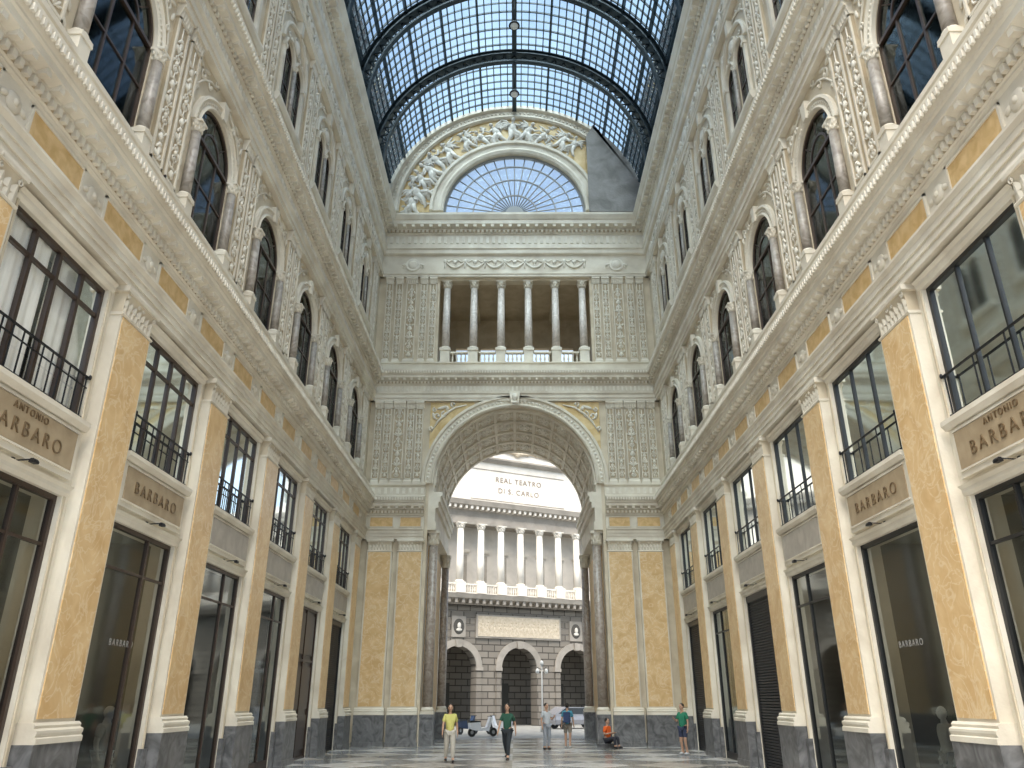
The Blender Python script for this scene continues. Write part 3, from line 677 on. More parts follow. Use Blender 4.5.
# loggia
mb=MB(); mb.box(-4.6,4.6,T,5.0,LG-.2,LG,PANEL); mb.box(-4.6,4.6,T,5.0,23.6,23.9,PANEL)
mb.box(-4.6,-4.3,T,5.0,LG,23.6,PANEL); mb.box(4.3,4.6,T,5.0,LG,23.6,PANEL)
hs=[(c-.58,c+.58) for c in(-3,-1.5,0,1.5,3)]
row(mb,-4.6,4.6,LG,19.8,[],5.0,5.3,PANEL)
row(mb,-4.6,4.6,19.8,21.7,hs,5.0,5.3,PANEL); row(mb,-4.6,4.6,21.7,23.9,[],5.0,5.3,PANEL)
for x in(-2.25,-.75,.75,2.25): mb.box(x-.12,x+.12,T,5,23.35,23.6,CREAMD)
struct('wall_loggia',mb.mesh('l'),(0,D,0))
CX=[-3.75,-2.25,-.75,.75,2.25,3.75]
c=column(.21,19.35,23.55,.22,COLW,cap=.42,base=.18,cx=0,seg=16).mesh('c')
pd=MB(); pd.box(-.25,.25,-.03,.47,LG,19.27,CREAM); pd.box(-.29,.29,-.07,.5,19.27,19.35,CREAM); pd.box(-.29,.29,-.07,.5,LG,LG+.1,CREAM); pd=pd.mesh('p')
for x in CX:
    thing('loggia_column',[('pedestal',pd),('column',c)],(x,D,0),0,'pale marble loggia column on a square pedestal','column','loggia columns')
bal=MB(); bal.lathe([(.05,18.6),(.05,18.66),(.03,18.70),(.06,18.82),(.045,18.92),(.025,19.04),(.04,19.1),(.05,19.15)],0,.2,CREAM,10); BAL=bal.mesh('b')
for i in range(5):
    a,b=CX[i]+.29,CX[i+1]-.29; m=(a+b)/2; hw=(b-a)/2
    r=MB(); r.box(-hw,hw,.10,.30,19.15,19.25,CREAM); t=MB(); t.box(-hw,hw,.10,.30,LG,18.6,CREAM)
    o=thing('balustrade',[('rail',r.mesh('r')),('base_rail',t.mesh('t'))],(m,D,0),0,'cream stone balustrade between loggia columns','balustrade','loggia balustrades')
    for k in range(4): mk('baluster',BAL,((k-1.5)*hw*2/4,0,0),parent=o)
# lunette
q=MB(); q.arc([(4.9,0),(4.9,-.04),(6.75,-.04),(6.75,0)],0,LZ,0,pi,40,GOLD); M_TY=q.mesh('g')
q=MB(); q.arc([(LR-.02,0),(LR-.02,-.2),(LR+.15,-.26),(LR+.3,-.18),(LR+.55,-.18),(LR+.62,-.3),(LR+.78,-.3),(LR+.78,0)],0,LZ,0,pi,48,CREAM)
q.arc([(6.72,0),(6.72,-.16),(6.82,-.24),(6.95,-.16),(7.25,-.16),(7.35,-.32),(7.55,-.32),(7.55,0)],0,LZ,0,pi,56,CREAM)
for i in range(90):
    a=pi*(i+.5)/90; q.ell((7.1*math.cos(a),-.16,LZ+7.1*math.sin(a)),(.08,.04,.08),CREAM,6,4)
M_LM=q.mesh('m')
def figure(mb,cx,cz,s,rot=0.0,flip=1,wing=True,mat=FIGM):
    cs,sn=math.cos(rot),math.sin(rot)
    def W(x,z):
        x*=flip; return (cx+s*(x*cs+z*sn),cz+s*(-x*sn+z*cs))
    def E(x,z,rx,rz,a=0,y=-.12,ry=.12):
        X,Z=W(x,z); mb.ell((X,y,Z),(rx*s,ry,rz*s),mat,10,7,rot=a*flip+rot)
    def L(pts,rad,y=-.14):
        mb.path([(W(*p)[0],y,W(*p)[1]) for p in pts],[r*s for r in rad],mat,.9,6)
    E(0,.12,.20,.32); E(.03,.60,.11,.14,y=-.18); L([(0,.3),(.02,.55)],[.08,.07])
    L([(.12,.32),(.34,.22),(.56,.42)],[.085,.065,.05]); L([(-.12,.32),(-.36,.2),(-.3,-.02)],[.085,.065,.05])
    L([(.05,-.1),(.38,-.32),(.42,-.72),(.55,-.78)],[.16,.13,.08,.05]); L([(-.06,-.1),(-.10,-.5),(-.3,-.88),(-.42,-.9)],[.16,.13,.08,.05])
    L([(-.2,.2),(-.1,-.2),(.35,-.45),(.75,-.42)],[.07,.17,.15,.04],y=-.08); L([(.1,.0),(.3,-.3),(.1,-.75)],[.1,.18,.08],y=-.07)
    if wing:
        for k in range(4): L([(-.12,.30),(-.35-.04*k,.55-.12*k),(-.85+.05*k,.75-.28*k)],[.06,.10,.03],y=-.07)
q=MB()
for k,(ang,rr,sc,ro,fl) in enumerate(((91,5.9,1.15,0,1),(82,5.75,1.05,.5,1),(101,5.75,1.05,-.5,-1),(73,5.6,.9,.9,-1),(110,5.6,.9,-.9,1),(120,5.8,.9,-.7,-1),(133,5.75,1.05,-.7,-1),(142,5.85,1.05,-.9,1),(150,5.75,1.1,-1.0,-1),(158,5.9,1.0,-.6,1),(167,5.8,1.15,-.8,1),(175,6.0,1.0,-.2,-1),(60,5.8,.95,.7,1),(53,5.9,.85,.4,-1))):
    a=math.radians(ang); figure(q,rr*math.cos(a),LZ+rr*math.sin(a),sc,ro,fl)
for i in range(90):
    a=math.radians(random.uniform(50,178)); r=random.uniform(5.05,5.5) if i%2 else random.uniform(6.1,6.55); q.ell((r*math.cos(a),-.05,LZ+r*math.sin(a)),(random.uniform(.1,.3),.06,random.uniform(.05,.12)),FIGM,6,4,rot=random.uniform(-1,1))
M_FG=q.mesh('f')
thing('lunette_arch_decoration',[('gold_tympanum',M_TY,'gold painted tympanum band'),('arch_mouldings',M_LM,'cream arch mouldings'),('figure_reliefs',M_FG,'grey-white winged figure reliefs')],(0,D,0),0,'half-round gable with gold band and crowded winged figures','relief')
q=MB(); nx=4.3; a1=math.acos(nx/7.5)
pts=[(nx,LZ-.25)]+[(7.5*math.cos(a1*i/16),LZ-(.25 if i==0 else 0)+7.5*math.sin(a1*i/16)) for i in range(17)]
pts[-1]=(nx+.5,pts[-1][1]-.1); pts.append((nx,pts[-1][1]-.9))
q.prism(pts,-.40,-.36,GREYNET)
mk('protective_netting',q.mesh('n'),(0,D,0),label='rough grey protective sheet hanging over a stretch of gable',category='netting')
q=MB(); SPK=plain('fanlight_bar',(.30,.31,.31),.5)
for r in(1.3,2.4,3.35): q.arc([(r,.2),(r+.06,.2),(r+.06,.3),(r,.3)],0,LZ,0,pi,36,SPK)
q.arc([(4.02,.15),(4.16,.15),(4.16,.3),(4.02,.3)],0,LZ,0,pi,40,SPK)
for i in range(21):
    a=pi*i/20; q.tube((.5*math.cos(a),.25,LZ+.5*math.sin(a)),(4.1*math.cos(a),.25,LZ+4.1*math.sin(a)),.04,SPK,4)
q.arc([(0.0,.18),(.55,.18),(.55,.3),(0.0,.3)],0,LZ,0,pi,16,SPK)
q.box(-4.1,4.1,.18,.32,LZ,LZ+.12,SPK)
g=MB(); g.prism([(LR*math.cos(pi*i/32),LZ+LR*math.sin(pi*i/32)) for i in range(33)],.24,.26,FGLASS)
struct(num('window'),q.mesh('f'),(0,D,0),label='half-round fanlight window with radiating bars',category='window',parts=[('glass',g.mesh('g'))])

# ---------------------------------------------------------------- vault
VZ=28.0; VR=7.7; Y0=YN
q=MB(); n=48
vs=[];
for y in(Y0,D+.3):
    for i in range(n+1):
        a=pi*i/n; vs.append((VR*math.cos(a),y,VZ+VR*math.sin(a)))
q.add(vs,[(i,i+1,n+2+i,n+1+i) for i in range(n)],VGLASS,True)
bars=MB()
NL=60
for i in range(1,NL):
    a=pi*i/NL; c=Vector((math.cos(a),0,math.sin(a))); t=Vector((-math.sin(a),0,math.cos(a))); o=Vector((0,0,VZ))
    big=(i%5==0); w=.045 if big else .024; h=.2 if big else .08
    if i==NL//2: w=.13; h=.36
    pts=[]
    for y in(Y0,D):
        for r_,w_ in((VR-.02,w),(VR-.02-h,w),(VR-.02-h,-w),(VR-.02,-w)):
            pp=o+c*r_+t*w_; pts.append((pp.x,y,pp.z))
    bars.add(pts,[(0,1,5,4),(1,2,6,5),(2,3,7,6),(3,0,4,7),(0,3,2,1),(4,5,6,7)],STEEL)
y=Y0+.46; i=0
while y<D:
    w=.018 if i%2 else .03
    bars.arc([(VR-.12,y-w),(VR-.02,y-w),(VR-.02,y+w),(VR-.12,y+w)],0,VZ,0,pi,44,STEEL); y+=.55; i+=1
struct('ceiling',q.mesh('glass'),parts=[('glazing_bars',bars.mesh('bars'))],label='glazed iron barrel vault',category='ceiling')
rb=MB(); rb.arc([(VR-.36,-.09),(VR-.12,-.09),(VR-.12,.09),(VR-.36,.09)],0,0,0,pi,60,STEEL)
rb.arc([(VR-.40,-.24),(VR-.33,-.24),(VR-.33,.24),(VR-.40,.24)],0,0,0,pi,60,STEEL)
rb.arc([(VR-.14,-.24),(VR-.10,-.24),(VR-.10,.24),(VR-.14,.24)],0,0,0,pi,60,STEEL)
RB=rb.mesh('rib')
lt=MB(); lt.arc([(VR-.86,-.14),(VR-.77,-.14),(VR-.77,.14),(VR-.86,.14)],0,0,0,pi,60,STEEL)
for i in range(80):
    a=pi*i/80;b=pi*(i+1)/80
    r1,r2=(VR-.79,VR-.37) if i%2 else (VR-.37,VR-.79)
    lt.tube((r1*math.cos(a),0,r1*math.sin(a)),(r2*math.cos(b),0,r2*math.sin(b)),.04,STEEL,4)
LT=lt.mesh('lt')
for k in range(7):
    yy=D-4.6-k*4.6
    if yy>Y0: thing('vault_rib',[('main_arch',RB),('lattice_web',LT)],(0,yy,VZ),0,'dark steel arched lattice rib under the glass vault','vault rib','vault ribs')
p=MB(); p.tube((0,0,0),(0,0,2.0),.02,IRON); ROD=p.mesh('rod')
p=MB(); p.lathe([(.05,.0),(.16,-.06),(.26,-.2),(.28,-.26)],0,0,IRON,16); SH=p.mesh('shade')
p=MB(); p.ell((0,0,-.26),(.2,.2,.15),plain('lamp_globe',(.75,.75,.72),.3),14,8); GB=p.mesh('globe')
for yy in(D-4.6,D-9.2,D-13.8): thing('pendant_lamp',[('rod',ROD),('shade',SH,'dark metal shade'),('globe',GB,'white glass globe')],(0,yy,VZ+VR-.86-2.0),0,'pendant lamp hanging from the crown of the vault','lamp','vault pendant lamps')

# ---------------------------------------------------------------- floor, street
q=MB(); q.box(-HW-3.3,HW+3.3,-14,D+PD,-.3,0,FLOOR); struct('floor',q.mesh('fl'))
q=MB(); q.box(-70,70,D+PD,130,-.3,0,PAVE); struct('street',q.mesh('st'),label='grey stone street paving',category='street')

# ---------------------------------------------------------------- theatre
TL=(0.3,66.2,0); TR=math.radians(27)
mb=MB(); sp=5.4; TW=22; TR_=1.6; TS=4.25
AX=[i*sp for i in range(-3,4)]
row(mb,-TW,TW,0,TS,[(c-TR_,c+TR_) for c in AX],0,1.0,RUST)
row(mb,-TW,TW,TS,5.9,[(c-TR_,c+TR_) for c in AX],0,1.0,RUST)
for c in AX: archfill(mb,c,TS,TR_,5.9,0,1.0,RUST,14)
row(mb,-TW,TW,5.9,9.0,[],0,1.0,RUST)
mb.box(-TW,TW,4,4.3,0,9.0,RUST); mb.box(-TW,TW,0,4,8.8,9.0,RUST)
mb.box(-TW,-TW+.5,0,12,0,17,RUST); mb.box(TW-.5,TW,0,12,0,17,RUST)
for c in AX:
    mb.arc([(TR_,0),(TR_,-.14),(TR_+.5,-.14),(TR_+.5,0)],c,TS,0,pi,14,TGREY)
    mb.prism([(c-.2,5.75),(c+.2,5.75),(c+.28,6.3),(c-.28,6.3)],-.3,0,TGREY)
    for s_ in(-1,1): mb.box(min(c+s_*TR_,c+s_*(TR_+.45)),max(c+s_*TR_,c+s_*(TR_+.45)),-.12,0,0,TS,RUST); mb.box(c+s_*(TR_+.25)-.3,c+s_*(TR_+.25)+.3,-.2,0,TS-.2,TS+.05,TGREY)
    mb.box(c-1.0,c+1.0,3.9,4.0,0,3.2,INTD)
for z in [.5*k for k in range(1,18)]: row(mb,-TW,TW,z-.03,z+.0,[(c-TR_-.5,c+TR_+.5) for c in AX] if z<6.2 else [],-.03,0,TGREY) if z>6.2 else None
mb.mould([(0,9.0),(-.3,9.0),(-.5,9.25),(-1.1,9.4),(-1.2,9.75),(0,9.8)],-TW,TW,TGREY)
dentils(mb,-TW,TW,-1.0,-.3,9.05,9.4,.22,.6,TGREY)
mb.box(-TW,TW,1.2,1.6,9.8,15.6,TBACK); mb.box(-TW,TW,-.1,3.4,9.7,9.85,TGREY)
for i in range(-11,12):
    c=(i+.5)*1.85; mb.box(c-.35,c+.35,1.15,1.2,10.6,13.2,TGREY); mb.mould([(1.2,13.4),(1.0,13.4),(.9,13.6),(1.2,13.6)],c-.5,c+.5,TWHITE)
mb.mould([(3.4,15.5),(-.3,15.5),(-.3,16.1),(-.2,16.15),(-.2,16.6),(-.4,16.75),(-.9,17.0),(-1.0,17.4),(3.4,17.5)],-TW,TW,TGREY)
dentils(mb,-TW,TW,-.8,-.3,16.7,16.95,.2,.5,TWHITE)
mb.box(-TW,TW,0,3.4,17.4,18.3,TWHITE); mb.box(-12,6.6,-.05,3.4,17.5,21.2,TWHITE)
mb.mould([(0,21.1),(-.2,21.1),(-.45,21.35),(-.45,21.5),(3,21.6)],-12.3,6.9,TGREY)
mb.box(-12,5.6,.2,3,21.6,23.6,TWHITE); mb.mould([(.2,23.5),(0,23.5),(-.2,23.7),(-.2,23.85),(3,23.9)],-12.2,5.8,TGREY)
mb.prism([(-2.6,23.9),(2.6,23.9)]+[(2.6*math.cos(pi*i/16),23.9+1.4*math.sin(pi*i/16)) for i in range(1,16)],.2,3,TWHITE)
mb.box(-4.6,4.6,-.08,-.05,17.75,17.83,TGREY);mb.box(-4.6,4.6,-.08,-.05,20.4,20.48,TGREY)
struct('wall_theatre',mb.mesh('th'),TL,TR,label='rusticated theatre facade with arcade and columned loggia',category='building')
tm1=textmesh('REAL TEATRO',.62,DARKL,y=-.07,z=19.65,sp=1.2); tm2=textmesh('DI S. CARLO',.62,DARKL,y=-.07,z=18.7,sp=1.2)
thing('theatre_inscription',[('inscription_line',tm1),('inscription_line',tm2)],TL,TR,'faint brown capital letters on the pale theatre attic','inscription')
q=MB()
for i in range(5): q.scroll(-2.0+i*1.0,.12,22.3,.3,5,-pi/2,TREL,w=.1,dirn=1 if i%2 else -1)
q.path([(-3.2,.12,22.2),(-1.5,.12,22.5),(0,.12,22.3),(1.5,.12,22.5),(3.2,.12,22.2)],[.08,.14,.18,.14,.08],TREL); q.ell((0,.1,22.6),(.5,.15,.6),TREL,12,8)
mk('attic_relief',q.mesh('ar'),TL,TR,label='carved scroll relief on the upper theatre attic',category='relief')
tc=column(.30,10.6,15.5,-.0,TWHITE,capm=TWHITE,cap=.45,base=.25,seg=12)
tc.box(-.40,.40,-.40,.40,9.85,10.6,TWHITE); TC=tc.mesh('tc')
for i in range(-9,10):
    c=Vector((i*1.85,-.35,0)); c.rotate(Matrix.Rotation(TR,3,'Z'))
    mk('theatre_column',TC,Vector(TL)+c,TR,label='pale column of the theatre loggia',category='column',group='theatre loggia columns')
tb=MB(); tb.box(-.52,.52,-.15,.0,10.5,10.62,TWHITE); tb.box(-.52,.52,-.15,.0,9.85,9.92,TWHITE)
for k in range(5): tb.lathe([(.06,9.9),(.04,9.98),(.09,10.15),(.04,10.4),(.06,10.52)],-.42+k*.21,-.08,TWHITE,6)
TBM=tb.mesh('tb')
for i in range(-9,9):
    c=Vector(((i+.5)*1.85,-.35,0)); c.rotate(Matrix.Rotation(TR,3,'Z'))
    mk('theatre_balustrade',TBM,Vector(TL)+c,TR,label='short white balustrade between theatre columns',category='balustrade',group='theatre balustrades')
q=MB(); q.box(-3.9,3.9,-.16,0,6.5,8.3,TGREY); q.box(-3.75,3.75,-.2,-.16,6.62,8.18,TREL)
nb=len(q.v)
for i in range(14): figure(q,-3.4+i*.52,7.42,.52,random.uniform(-.2,.2),1 if i%2 else -1,False,TREL)
q.v=[(x,-.19+(y+.12)*.35 if i>=nb else y,z) for i,(x,y,z) in enumerate(q.v)]
mk('facade_relief_panel',q.mesh('rp'),TL,TR,label='long beige figure relief panel on the dark facade',category='relief')
q=MB(); q.box(-.6,.6,-.12,0,6.5,8.1,TGREY); q.ell((0,-.12,7.3),(.46,.08,.6),INTD,14,8); q.ell((0,-.2,7.35),(.17,.1,.25),TWHITE); q.ell((0,-.18,7.05),(.26,.08,.13),TWHITE); WM=q.mesh('w')
for x in(-5.4,5.4,-10.8,10.8):
    c=Vector((x,0,0)); c.rotate(Matrix.Rotation(TR,3,'Z')); mk('portrait_medallion',WM,Vector(TL)+c,TR,label='dark oval medallion with pale bust on the facade',category='relief',group='facade medallions')
def street_lamp(x,y):
    gl=plain('lamp_glass',(.6,.6,.57),.3)
    p=MB(); p.lathe([(.14,0),(.14,.3),(.08,.4),(.055,1.0),(.04,4.0)],0,0,plain('pale_post',(.40,.40,.38),.5),10)
    a=MB()
    for s_ in(-1,1): a.tube((0,0,3.75),(s_*.32,0,3.88),.02,IRON); a.tube((s_*.32,0,3.88),(s_*.32,0,3.8),.02,IRON)
    ps=[('post',p.mesh('p')),('arm',a.mesh('a'))]
    for cx,dz in((-.32,0),(.32,0),(0,.5)):
        h=MB(); h.lathe([(.05,3.5+dz),(.12,3.58+dz),(.11,3.72+dz),(.04,3.82+dz)],cx,0,gl,10); ps.append(('lantern',h.mesh('h')))
    thing('street_lamp',ps,(x,y,0),.4,'grey street lamp with three small lanterns on the street','street lamp')
street_lamp(1.75,54)
def car(x,y,rot,mat,label):
    b=MB()
    b.mould([(-.8,.35),(.8,.35),(.85,.6),(.82,.85),(-.82,.85),(-.85,.6)],-2.0,2.0,mat)
    b.prism([(-2.0,.3),(2.0,.3),(2.1,.6),(2.0,.85),(1.1,.95),(.55,1.42),(-1.2,1.45),(-1.95,.98),(-2.1,.6)],-.76,.76,mat)
    g=MB(); g.prism([(.95,.95),(.5,1.37),(-1.15,1.39),(-1.75,1.0)],-.77,.77,plain('car_glass',(.03,.035,.04),.1))
    ps=[('car_body',b.mesh('b')),('windows',g.mesh('g'),'dark side windows')]
    for wx in(-1.3,1.3):
        for wy in(-.72,.72):
            w=MB(); w.arc([(0.12,wy-.12),(.32,wy-.12),(.32,wy+.12),(.12,wy+.12)],wx,.32,0,2*pi,16,BLACKF); w.arc([(0.0,wy-.1),(.13,wy-.1),(.13,wy+.1),(0.0,wy+.1)],wx,.32,0,2*pi,12,plain('hub',(.5,.5,.5),.3,.7)); ps.append(('wheel',w.mesh('w')))
    thing('car',ps,(x,y,0),rot,label,'car')
car(4.3,60.5,.45,plain('silver_paint',(.3,.3,.32),.25,.3),'grey parked hatchback near the theatre')
def scooter(x,y,rot,mat,label):
    b=MB(); b.prism([(-.75,.42),(-.6,.35),(-.1,.3),(.35,.3),(.5,.5),(.62,1.0),(.5,1.02),(.3,.5),(-.05,.42),(-.15,.75),(-.8,.72)],-.13,.13,mat)
    se=MB(); se.prism([(-.8,.73),(-.1,.76),(-.08,.82),(-.75,.84)],-.12,.12,BLACKF)
    hb=MB(); hb.tube((.52,-.3,1.03),(.52,.3,1.03),.02,BLACKF); hb.tube((.52,0,.9),(.72,0,.3),.03,BLACKF); hb.ell((.6,0,.95),(.07,.08,.08),plain('lamp_glass',(.8,.8,.78),.3))
    ps=[('scooter_body',b.mesh('b')),('seat',se.mesh('s'),'black seat'),('handlebar',hb.mesh('h'))]
    for wx in(-.6,.74):
        w=MB(); w.arc([(.1,-.05),(.23,-.05),(.23,.05),(.1,.05)],wx,.23,0,2*pi,16,BLACKF); w.arc([(0,-.03),(.11,-.03),(.11,.03),(0,.03)],wx,.23,0,2*pi,10,plain('hub',(.5,.5,.5),.3,.7)); ps.append(('wheel',w.mesh('w')))
    thing('scooter',ps,(x,y,0),rot,label,'scooter')
scooter(-1.9,47.3,.5,plain('white_paint',(.75,.75,.75),.25),'white scooter parked on the street')
scooter(-.9,50.2,2.6,plain('white_paint',(.75,.75,.75),.25),'white scooter parked facing the building')
scooter(-2.9,50.5,.9,plain('dark_blue_paint',(.03,.05,.1),.25),'dark blue scooter parked on the street')

# ---------------------------------------------------------------- people
def skinmesh(verts,edges,radii,root,subs=1,voxel=None,extra=None):
    me=bpy.data.meshes.new('sk'); me.from_pydata(verts,edges,[])
    o=bpy.data.objects.new('sk',me); COL.objects.link(o)
    o.modifiers.new('s','SKIN')
    for i,r in enumerate(radii):
        me.skin_vertices[0].data[i].radius=(r,r) if not isinstance(r,tuple) else r
    me.skin_vertices[0].data[root].use_root=True
    m=o.modifiers.new('u','SUBSURF'); m.levels=subs; m.render_levels=subs
    dg=bpy.context.evaluated_depsgraph_get(); dg.update()
    r=bpy.data.meshes.new_from_object(o.evaluated_get(dg)); bpy.data.objects.remove(o)
    if extra:
        bm=bmesh.new(); bm.from_mesh(r)
        t=extra.mesh('x'); t.materials.clear(); bm.from_mesh(t); bm.to_mesh(r); bm.free()
    if voxel:
        o=bpy.data.objects.new('sk',r); COL.objects.link(o)
        m=o.modifiers.new('r','REMESH'); m.mode='VOXEL'; m.voxel_size=voxel; m.use_smooth_shade=True
        dg=bpy.context.evaluated_depsgraph_get(); dg.update()
        r2=bpy.data.meshes.new_from_object(o.evaluated_get(dg)); bpy.data.objects.remove(o); r=r2
    r.polygons.foreach_set('use_smooth',[True]*len(r.polygons)); return r
def person(loc,rot,shirt,pants,label,short=False,stride=.0,armb=(0.0,0.0),sit=False,hair=HAIR,scale=1.0,skin=SKIN,bag=None,mannequin=False,longhair=False):
    V=[];R=[];E=[]
    def a(p,r,par=None):
        V.append(p);R.append(r)
        if par is not None: E.append((par,len(V)-1))
        return len(V)-1
    drop=-.60 if sit else 0
    pel=a((0,0,.95+drop),.125); sp_=a((0,.01,1.12+drop),.115,pel); ch=a((0,.01,1.30+drop),.135,sp_); nb=a((0,.01,1.45+drop),.075,ch); nk=a((0,0,1.53+drop),.055,nb); hb=a((0,-.01,1.60+drop),.06,nk)
    J={}
    for s_ in(-1,1):
        st=stride*s_; ab=armb[0 if s_<0 else 1]
        sh=a((s_*.17,.01,1.41+drop),.058,ch)
        el=a((s_*.235,.03+st*.35-ab*.1,1.14+drop),.043,sh)
        if ab>0: wr=(s_*.20,-.26*ab+.02,1.14+.10*ab+drop)
        elif sit: wr=(s_*.16,-.25,.60)
        else: wr=(s_*.255,-.04+st*.5,.90+drop)
        w=a(wr,.028,el); d=(Vector(wr)-Vector(V[el])).normalized()
        pm=Vector(wr)+d*.055; P=a(tuple(pm),(.030),w)
        J[s_]=dict(sh=sh,el=el,w=w)
        side=Vector((0,-1,0)) if abs(d.y)<.7 else Vector((1,0,0))
        for k in range(4):
            off=side*(.030-.020*k)*1.0; L=(.07,.08,.075,.055)[k]
            p1=pm+off+d*.035; f1=a(tuple(p1),.0095,P); p2=p1+d*L*.5+Vector((-s_*.008,0,0)); f2=a(tuple(p2),.009,f1); f3=a(tuple(p2+d*L*.45+Vector((-s_*.02,0,0))),.008,f2)
        tb=a(tuple(Vector(wr)+side*.035+d*.03),.011,w); a(tuple(Vector(wr)+side*.055+d*.075),.010,tb)
        hp=a((s_*.095,0,.90+drop),.10,pel)
        if sit:
            kn=a((s_*.14,-.42,.42),.062,hp); an=a((s_*.14,-.46,.09),.042,kn)
        else:
            kn=a((s_*.10,-.05-st*.35,.50),.062,hp); an=a((s_*.105,.03-st*.75,.09+abs(min(0,st))*.15),.042,kn)
        ap=V[an]; a((ap[0],ap[1]+.05,ap[2]-.045),.035,an); to=a((ap[0]+s_*.01,ap[1]-.10,ap[2]-.045),.038,an); a((ap[0]+s_*.015,ap[1]-.17,ap[2]-.055),.028,to)
        J[s_].update(hp=hp,kn=kn,an=an)
    x=MB(); hz=1.66+drop
    x.ell((0,-.01,hz),(.076,.095,.115),skin,16,12); x.ell((0,-.035,hz-.07),(.05,.06,.05),skin,10,8)
    x.ell((0,-.107,hz-.012),(.013,.02,.028),skin,8,6); x.ell((0,-.098,hz-.055),(.026,.012,.010),skin,8,5)
    for s_ in(-1,1): x.ell((s_*.077,0,hz-.005),(.013,.022,.032),skin,8,6); x.ell((s_*.03,-.092,hz+.03),(.02,.012,.008),skin,8,5)
    me=skinmesh(V,E,R,pel,1,.011,x); me.materials.append(skin); me.materials.append(BLACKF); me.materials.append(plain('lips',(.35,.12,.1),.5))
    for pol in me.polygons:
        c=pol.center
        if c.y<-.085 and not mannequin:
            if abs(c.z-(hz+.012))<.009 and .018<abs(c.x)<.042: pol.material_index=1
            elif abs(c.z-(hz-.055))<.009 and abs(c.x)<.024: pol.material_index=2
    root=mk('mannequin' if mannequin else 'person',None,loc,rot,label=label,category='mannequin' if mannequin else 'person'); root.scale=(scale,)*3
    mk('body',me,parent=root)
    def cloth(name,idx,ed,rad,mat,rt=0):
        m=skinmesh([V[i] if not isinstance(i,tuple) else i for i in idx],ed,rad,rt,2); m.materials.append(mat); mk(name,m,parent=root)
    mid=lambda i,j,t:tuple(Vector(V[i]).lerp(Vector(V[j]),t))
    cloth('shirt',[(0,0,.88+drop),sp_,ch,(0,.01,1.44+drop),J[-1]['sh'],mid(J[-1]['sh'],J[-1]['el'],.75),J[1]['sh'],mid(J[1]['sh'],J[1]['el'],.75)],[(0,1),(1,2),(2,3),(2,4),(4,5),(2,6),(6,7)],[.155 if not sit else .12,.145,.160,.085,.078,.066,.078,.066],shirt)
    idx=[(0,0,.97+drop)]; ed=[];rad=[.135]
    for s_ in(-1,1):
        b=len(idx); idx+= [J[s_]['hp'],J[s_]['kn'] if not short else mid(J[s_]['hp'],J[s_]['kn'],.85)]; ed+=[(0,b),(b,b+1)]; rad+=[.115,.082]
        if not short: idx.append(mid(J[s_]['kn'],J[s_]['an'],.92)); ed.append((b+1,b+2)); rad.append(.062)
    cloth('shorts' if short else 'trousers',idx,ed,rad,pants)
    for s_ in(-1,1):
        A=V[J[s_]['an']]; q=MB(); q.ell((A[0]+s_*.005,A[1]-.05,A[2]-.04),(.05,.14,.05),BLACKF if not short else plain('trainers',(.5,.5,.5),.6),12,8); mk('shoe',q.mesh('s'),parent=root)
    if not mannequin:
        h=MB(); h.ell((0,.018,hz+.03),(.088,.098,.105),hair,14,10)
        if longhair: h.ell((0,.06,hz-.07),(.08,.055,.15),hair,12,8)
        mk('hair',h.mesh('h'),parent=root)
    if bag:
        q=MB(); q.box(-.14,.14,.12,.28,1.0,1.42,bag); q.box(-.10,.10,.28,.33,1.02,1.22,bag)
        for s_ in(-1,1): q.box(s_*.11-.02,s_*.11+.02,-.15,.13,1.36,1.40,bag)
        mk('backpack',q.mesh('b'),parent=root)
    return root
def cl(name,c): return plain(name,c,.85)
person((-2.17,28.0,0),.15,cl('yellow_cloth',(.55,.52,.16)),cl('beige_cloth',(.45,.42,.36)),'person in a yellow shirt and pale trousers walking',stride=.22)
person((-.28,29.2,0),-.3,cl('dark_green_cloth',(.02,.08,.05)),cl('black_cloth',(.02,.025,.03)),'person in a dark green shirt and dark trousers striding',stride=.38,longhair=True)
person((1.3,35.0,0),.6,cl('pale_grey_cloth',(.50,.52,.54)),cl('grey_cloth',(.28,.30,.33)),'person in a pale shirt and grey trousers raising one hand',armb=(0,1))
person((2.25,36.2,0),pi-.2,cl('teal_cloth',(.05,.22,.30)),cl('khaki_cloth',(.25,.22,.18)),'person in a teal shirt and shorts with a backpack',short=True,stride=.12,bag=cl('navy_bag',(.03,.05,.12)))
person((3.95,36.2,0),.9,cl('orange_cloth',(.75,.13,.02)),cl('dark_cloth',(.03,.03,.04)),'person in an orange shirt sitting on a low stone step',sit=True)
q=MB(); q.box(-.4,.4,-.12,.3,0,.15,GREYM); q.box(-.43,.43,-.14,.32,.13,.18,GREYM); mk('stone_step',q.mesh('s'),(3.95,36.2,0),.9,label='low dark stone step',category='step')
person((6.35,31.9,0),-.9,cl('green_cloth',(.02,.18,.10)),cl('navy_cloth',(.03,.04,.08)),'person in a green shirt and dark shorts with one hand raised',short=True,armb=(1,0))
MAN=plain('mannequin_white',(.8,.78,.75),.4)
person((-7.75,15.95,0.02),pi/2,cl('floral_cloth',(.7,.7,.68)),cl('white_cloth',(.75,.75,.73)),'white shop mannequin in pale clothes behind glass',mannequin=True,skin=MAN)
person((-8.0,16.4,0.02),pi/2,cl('pale_jacket',(.45,.47,.50)),cl('white_cloth',(.6,.6,.58)),'white shop mannequin in a pale jacket behind glass',mannequin=True,skin=MAN)
person((8.2,11.6,0.02),-pi/2,cl('cream_knit',(.6,.56,.48)),cl('taupe_cloth',(.3,.27,.23)),'white shop mannequin in a cream top behind glass',mannequin=True,skin=MAN)
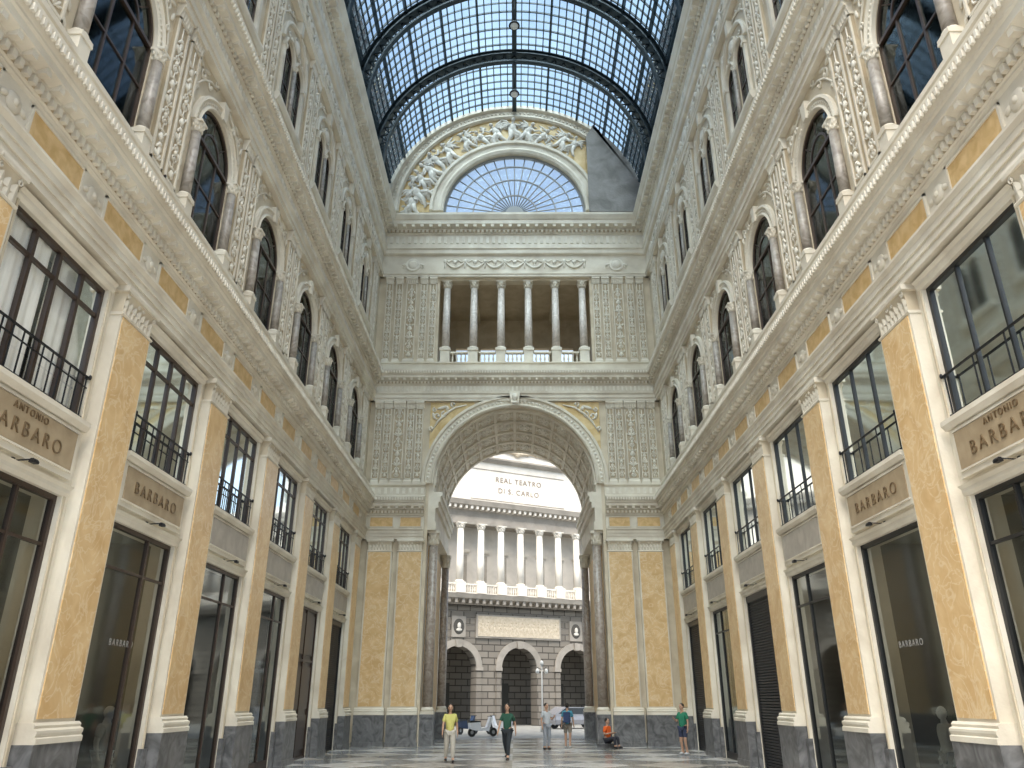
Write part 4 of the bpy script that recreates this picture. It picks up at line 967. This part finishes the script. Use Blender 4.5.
person((8.1,15.9,0.02),-pi/2,cl('cream_knit',(.6,.56,.48)),cl('taupe_cloth',(.3,.27,.23)),'white shop mannequin in a cream top behind glass',mannequin=True,skin=MAN)

# ---------------------------------------------------------------- light
w=bpy.data.worlds.new('World'); S.world=w; w.use_nodes=True; nt=w.node_tree
bg=nt.nodes['Background']
sk=nt.nodes.new('ShaderNodeTexSky'); sk.sky_type='NISHITA'; sk.sun_disc=False; sk.sun_elevation=math.radians(55); sk.sun_rotation=math.radians(200); sk.air_density=1.0; sk.dust_density=1.5
tc=nt.nodes.new('ShaderNodeTexCoord'); nz=nt.nodes.new('ShaderNodeTexNoise'); nz.inputs['Scale'].default_value=3.2; nz.inputs['Detail'].default_value=5
nt.links.new(tc.outputs['Generated'],nz.inputs['Vector'])
mr=nt.nodes.new('ShaderNodeMapRange'); mr.inputs['From Min'].default_value=.40; mr.inputs['From Max'].default_value=.66; mr.inputs['To Min'].default_value=.18; mr.inputs['To Max'].default_value=.75
nt.links.new(nz.outputs['Fac'],mr.inputs['Value'])
mx=nt.nodes.new('ShaderNodeMix'); mx.data_type='RGBA'; mx.inputs['B'].default_value=(4.6,5.5,6.3,1)
nt.links.new(mr.outputs['Result'],mx.inputs['Factor'])
nt.links.new(sk.outputs[0],mx.inputs['A']); nt.links.new(mx.outputs['Result'],bg.inputs['Color']); bg.inputs['Strength'].default_value=.25
def sun(name,dirv,e,ang,col):
    l=bpy.data.lights.new(name,'SUN'); l.energy=e; l.angle=math.radians(ang); l.color=col
    o=bpy.data.objects.new(name,l); COL.objects.link(o); o.rotation_euler=Vector(dirv).to_track_quat('-Z','Y').to_euler(); o.location=(0,0,45)
sun('sun',(.08,.48,-.87),8.6,58,(1,.93,.83))
for s,Y in((-1,11),(-1,15.5),(1,11),(1,15.5),(1,20)):  # unseen point lamps added to brighten mannequins and shop interiors
    l=bpy.data.lights.new('shop_fill_light','POINT'); l.energy=20; l.color=(1,.88,.7); l.shadow_soft_size=.15
    o=bpy.data.objects.new('shop_fill_light',l); COL.objects.link(o); o.location=(s*8.9,Y,3.6)
S.view_settings.view_transform='Standard'; S.view_settings.look='None'; S.view_settings.exposure=.12
cam=bpy.data.cameras.new('camera'); co=bpy.data.objects.new('camera',cam); COL.objects.link(co)
cam.sensor_fit='HORIZONTAL'; cam.sensor_width=36; cam.lens=36*769/1024; cam.clip_end=400
co.location=(0,0,1.9); co.rotation_euler=(math.radians(90+22.34),0,.0039); S.camera=co
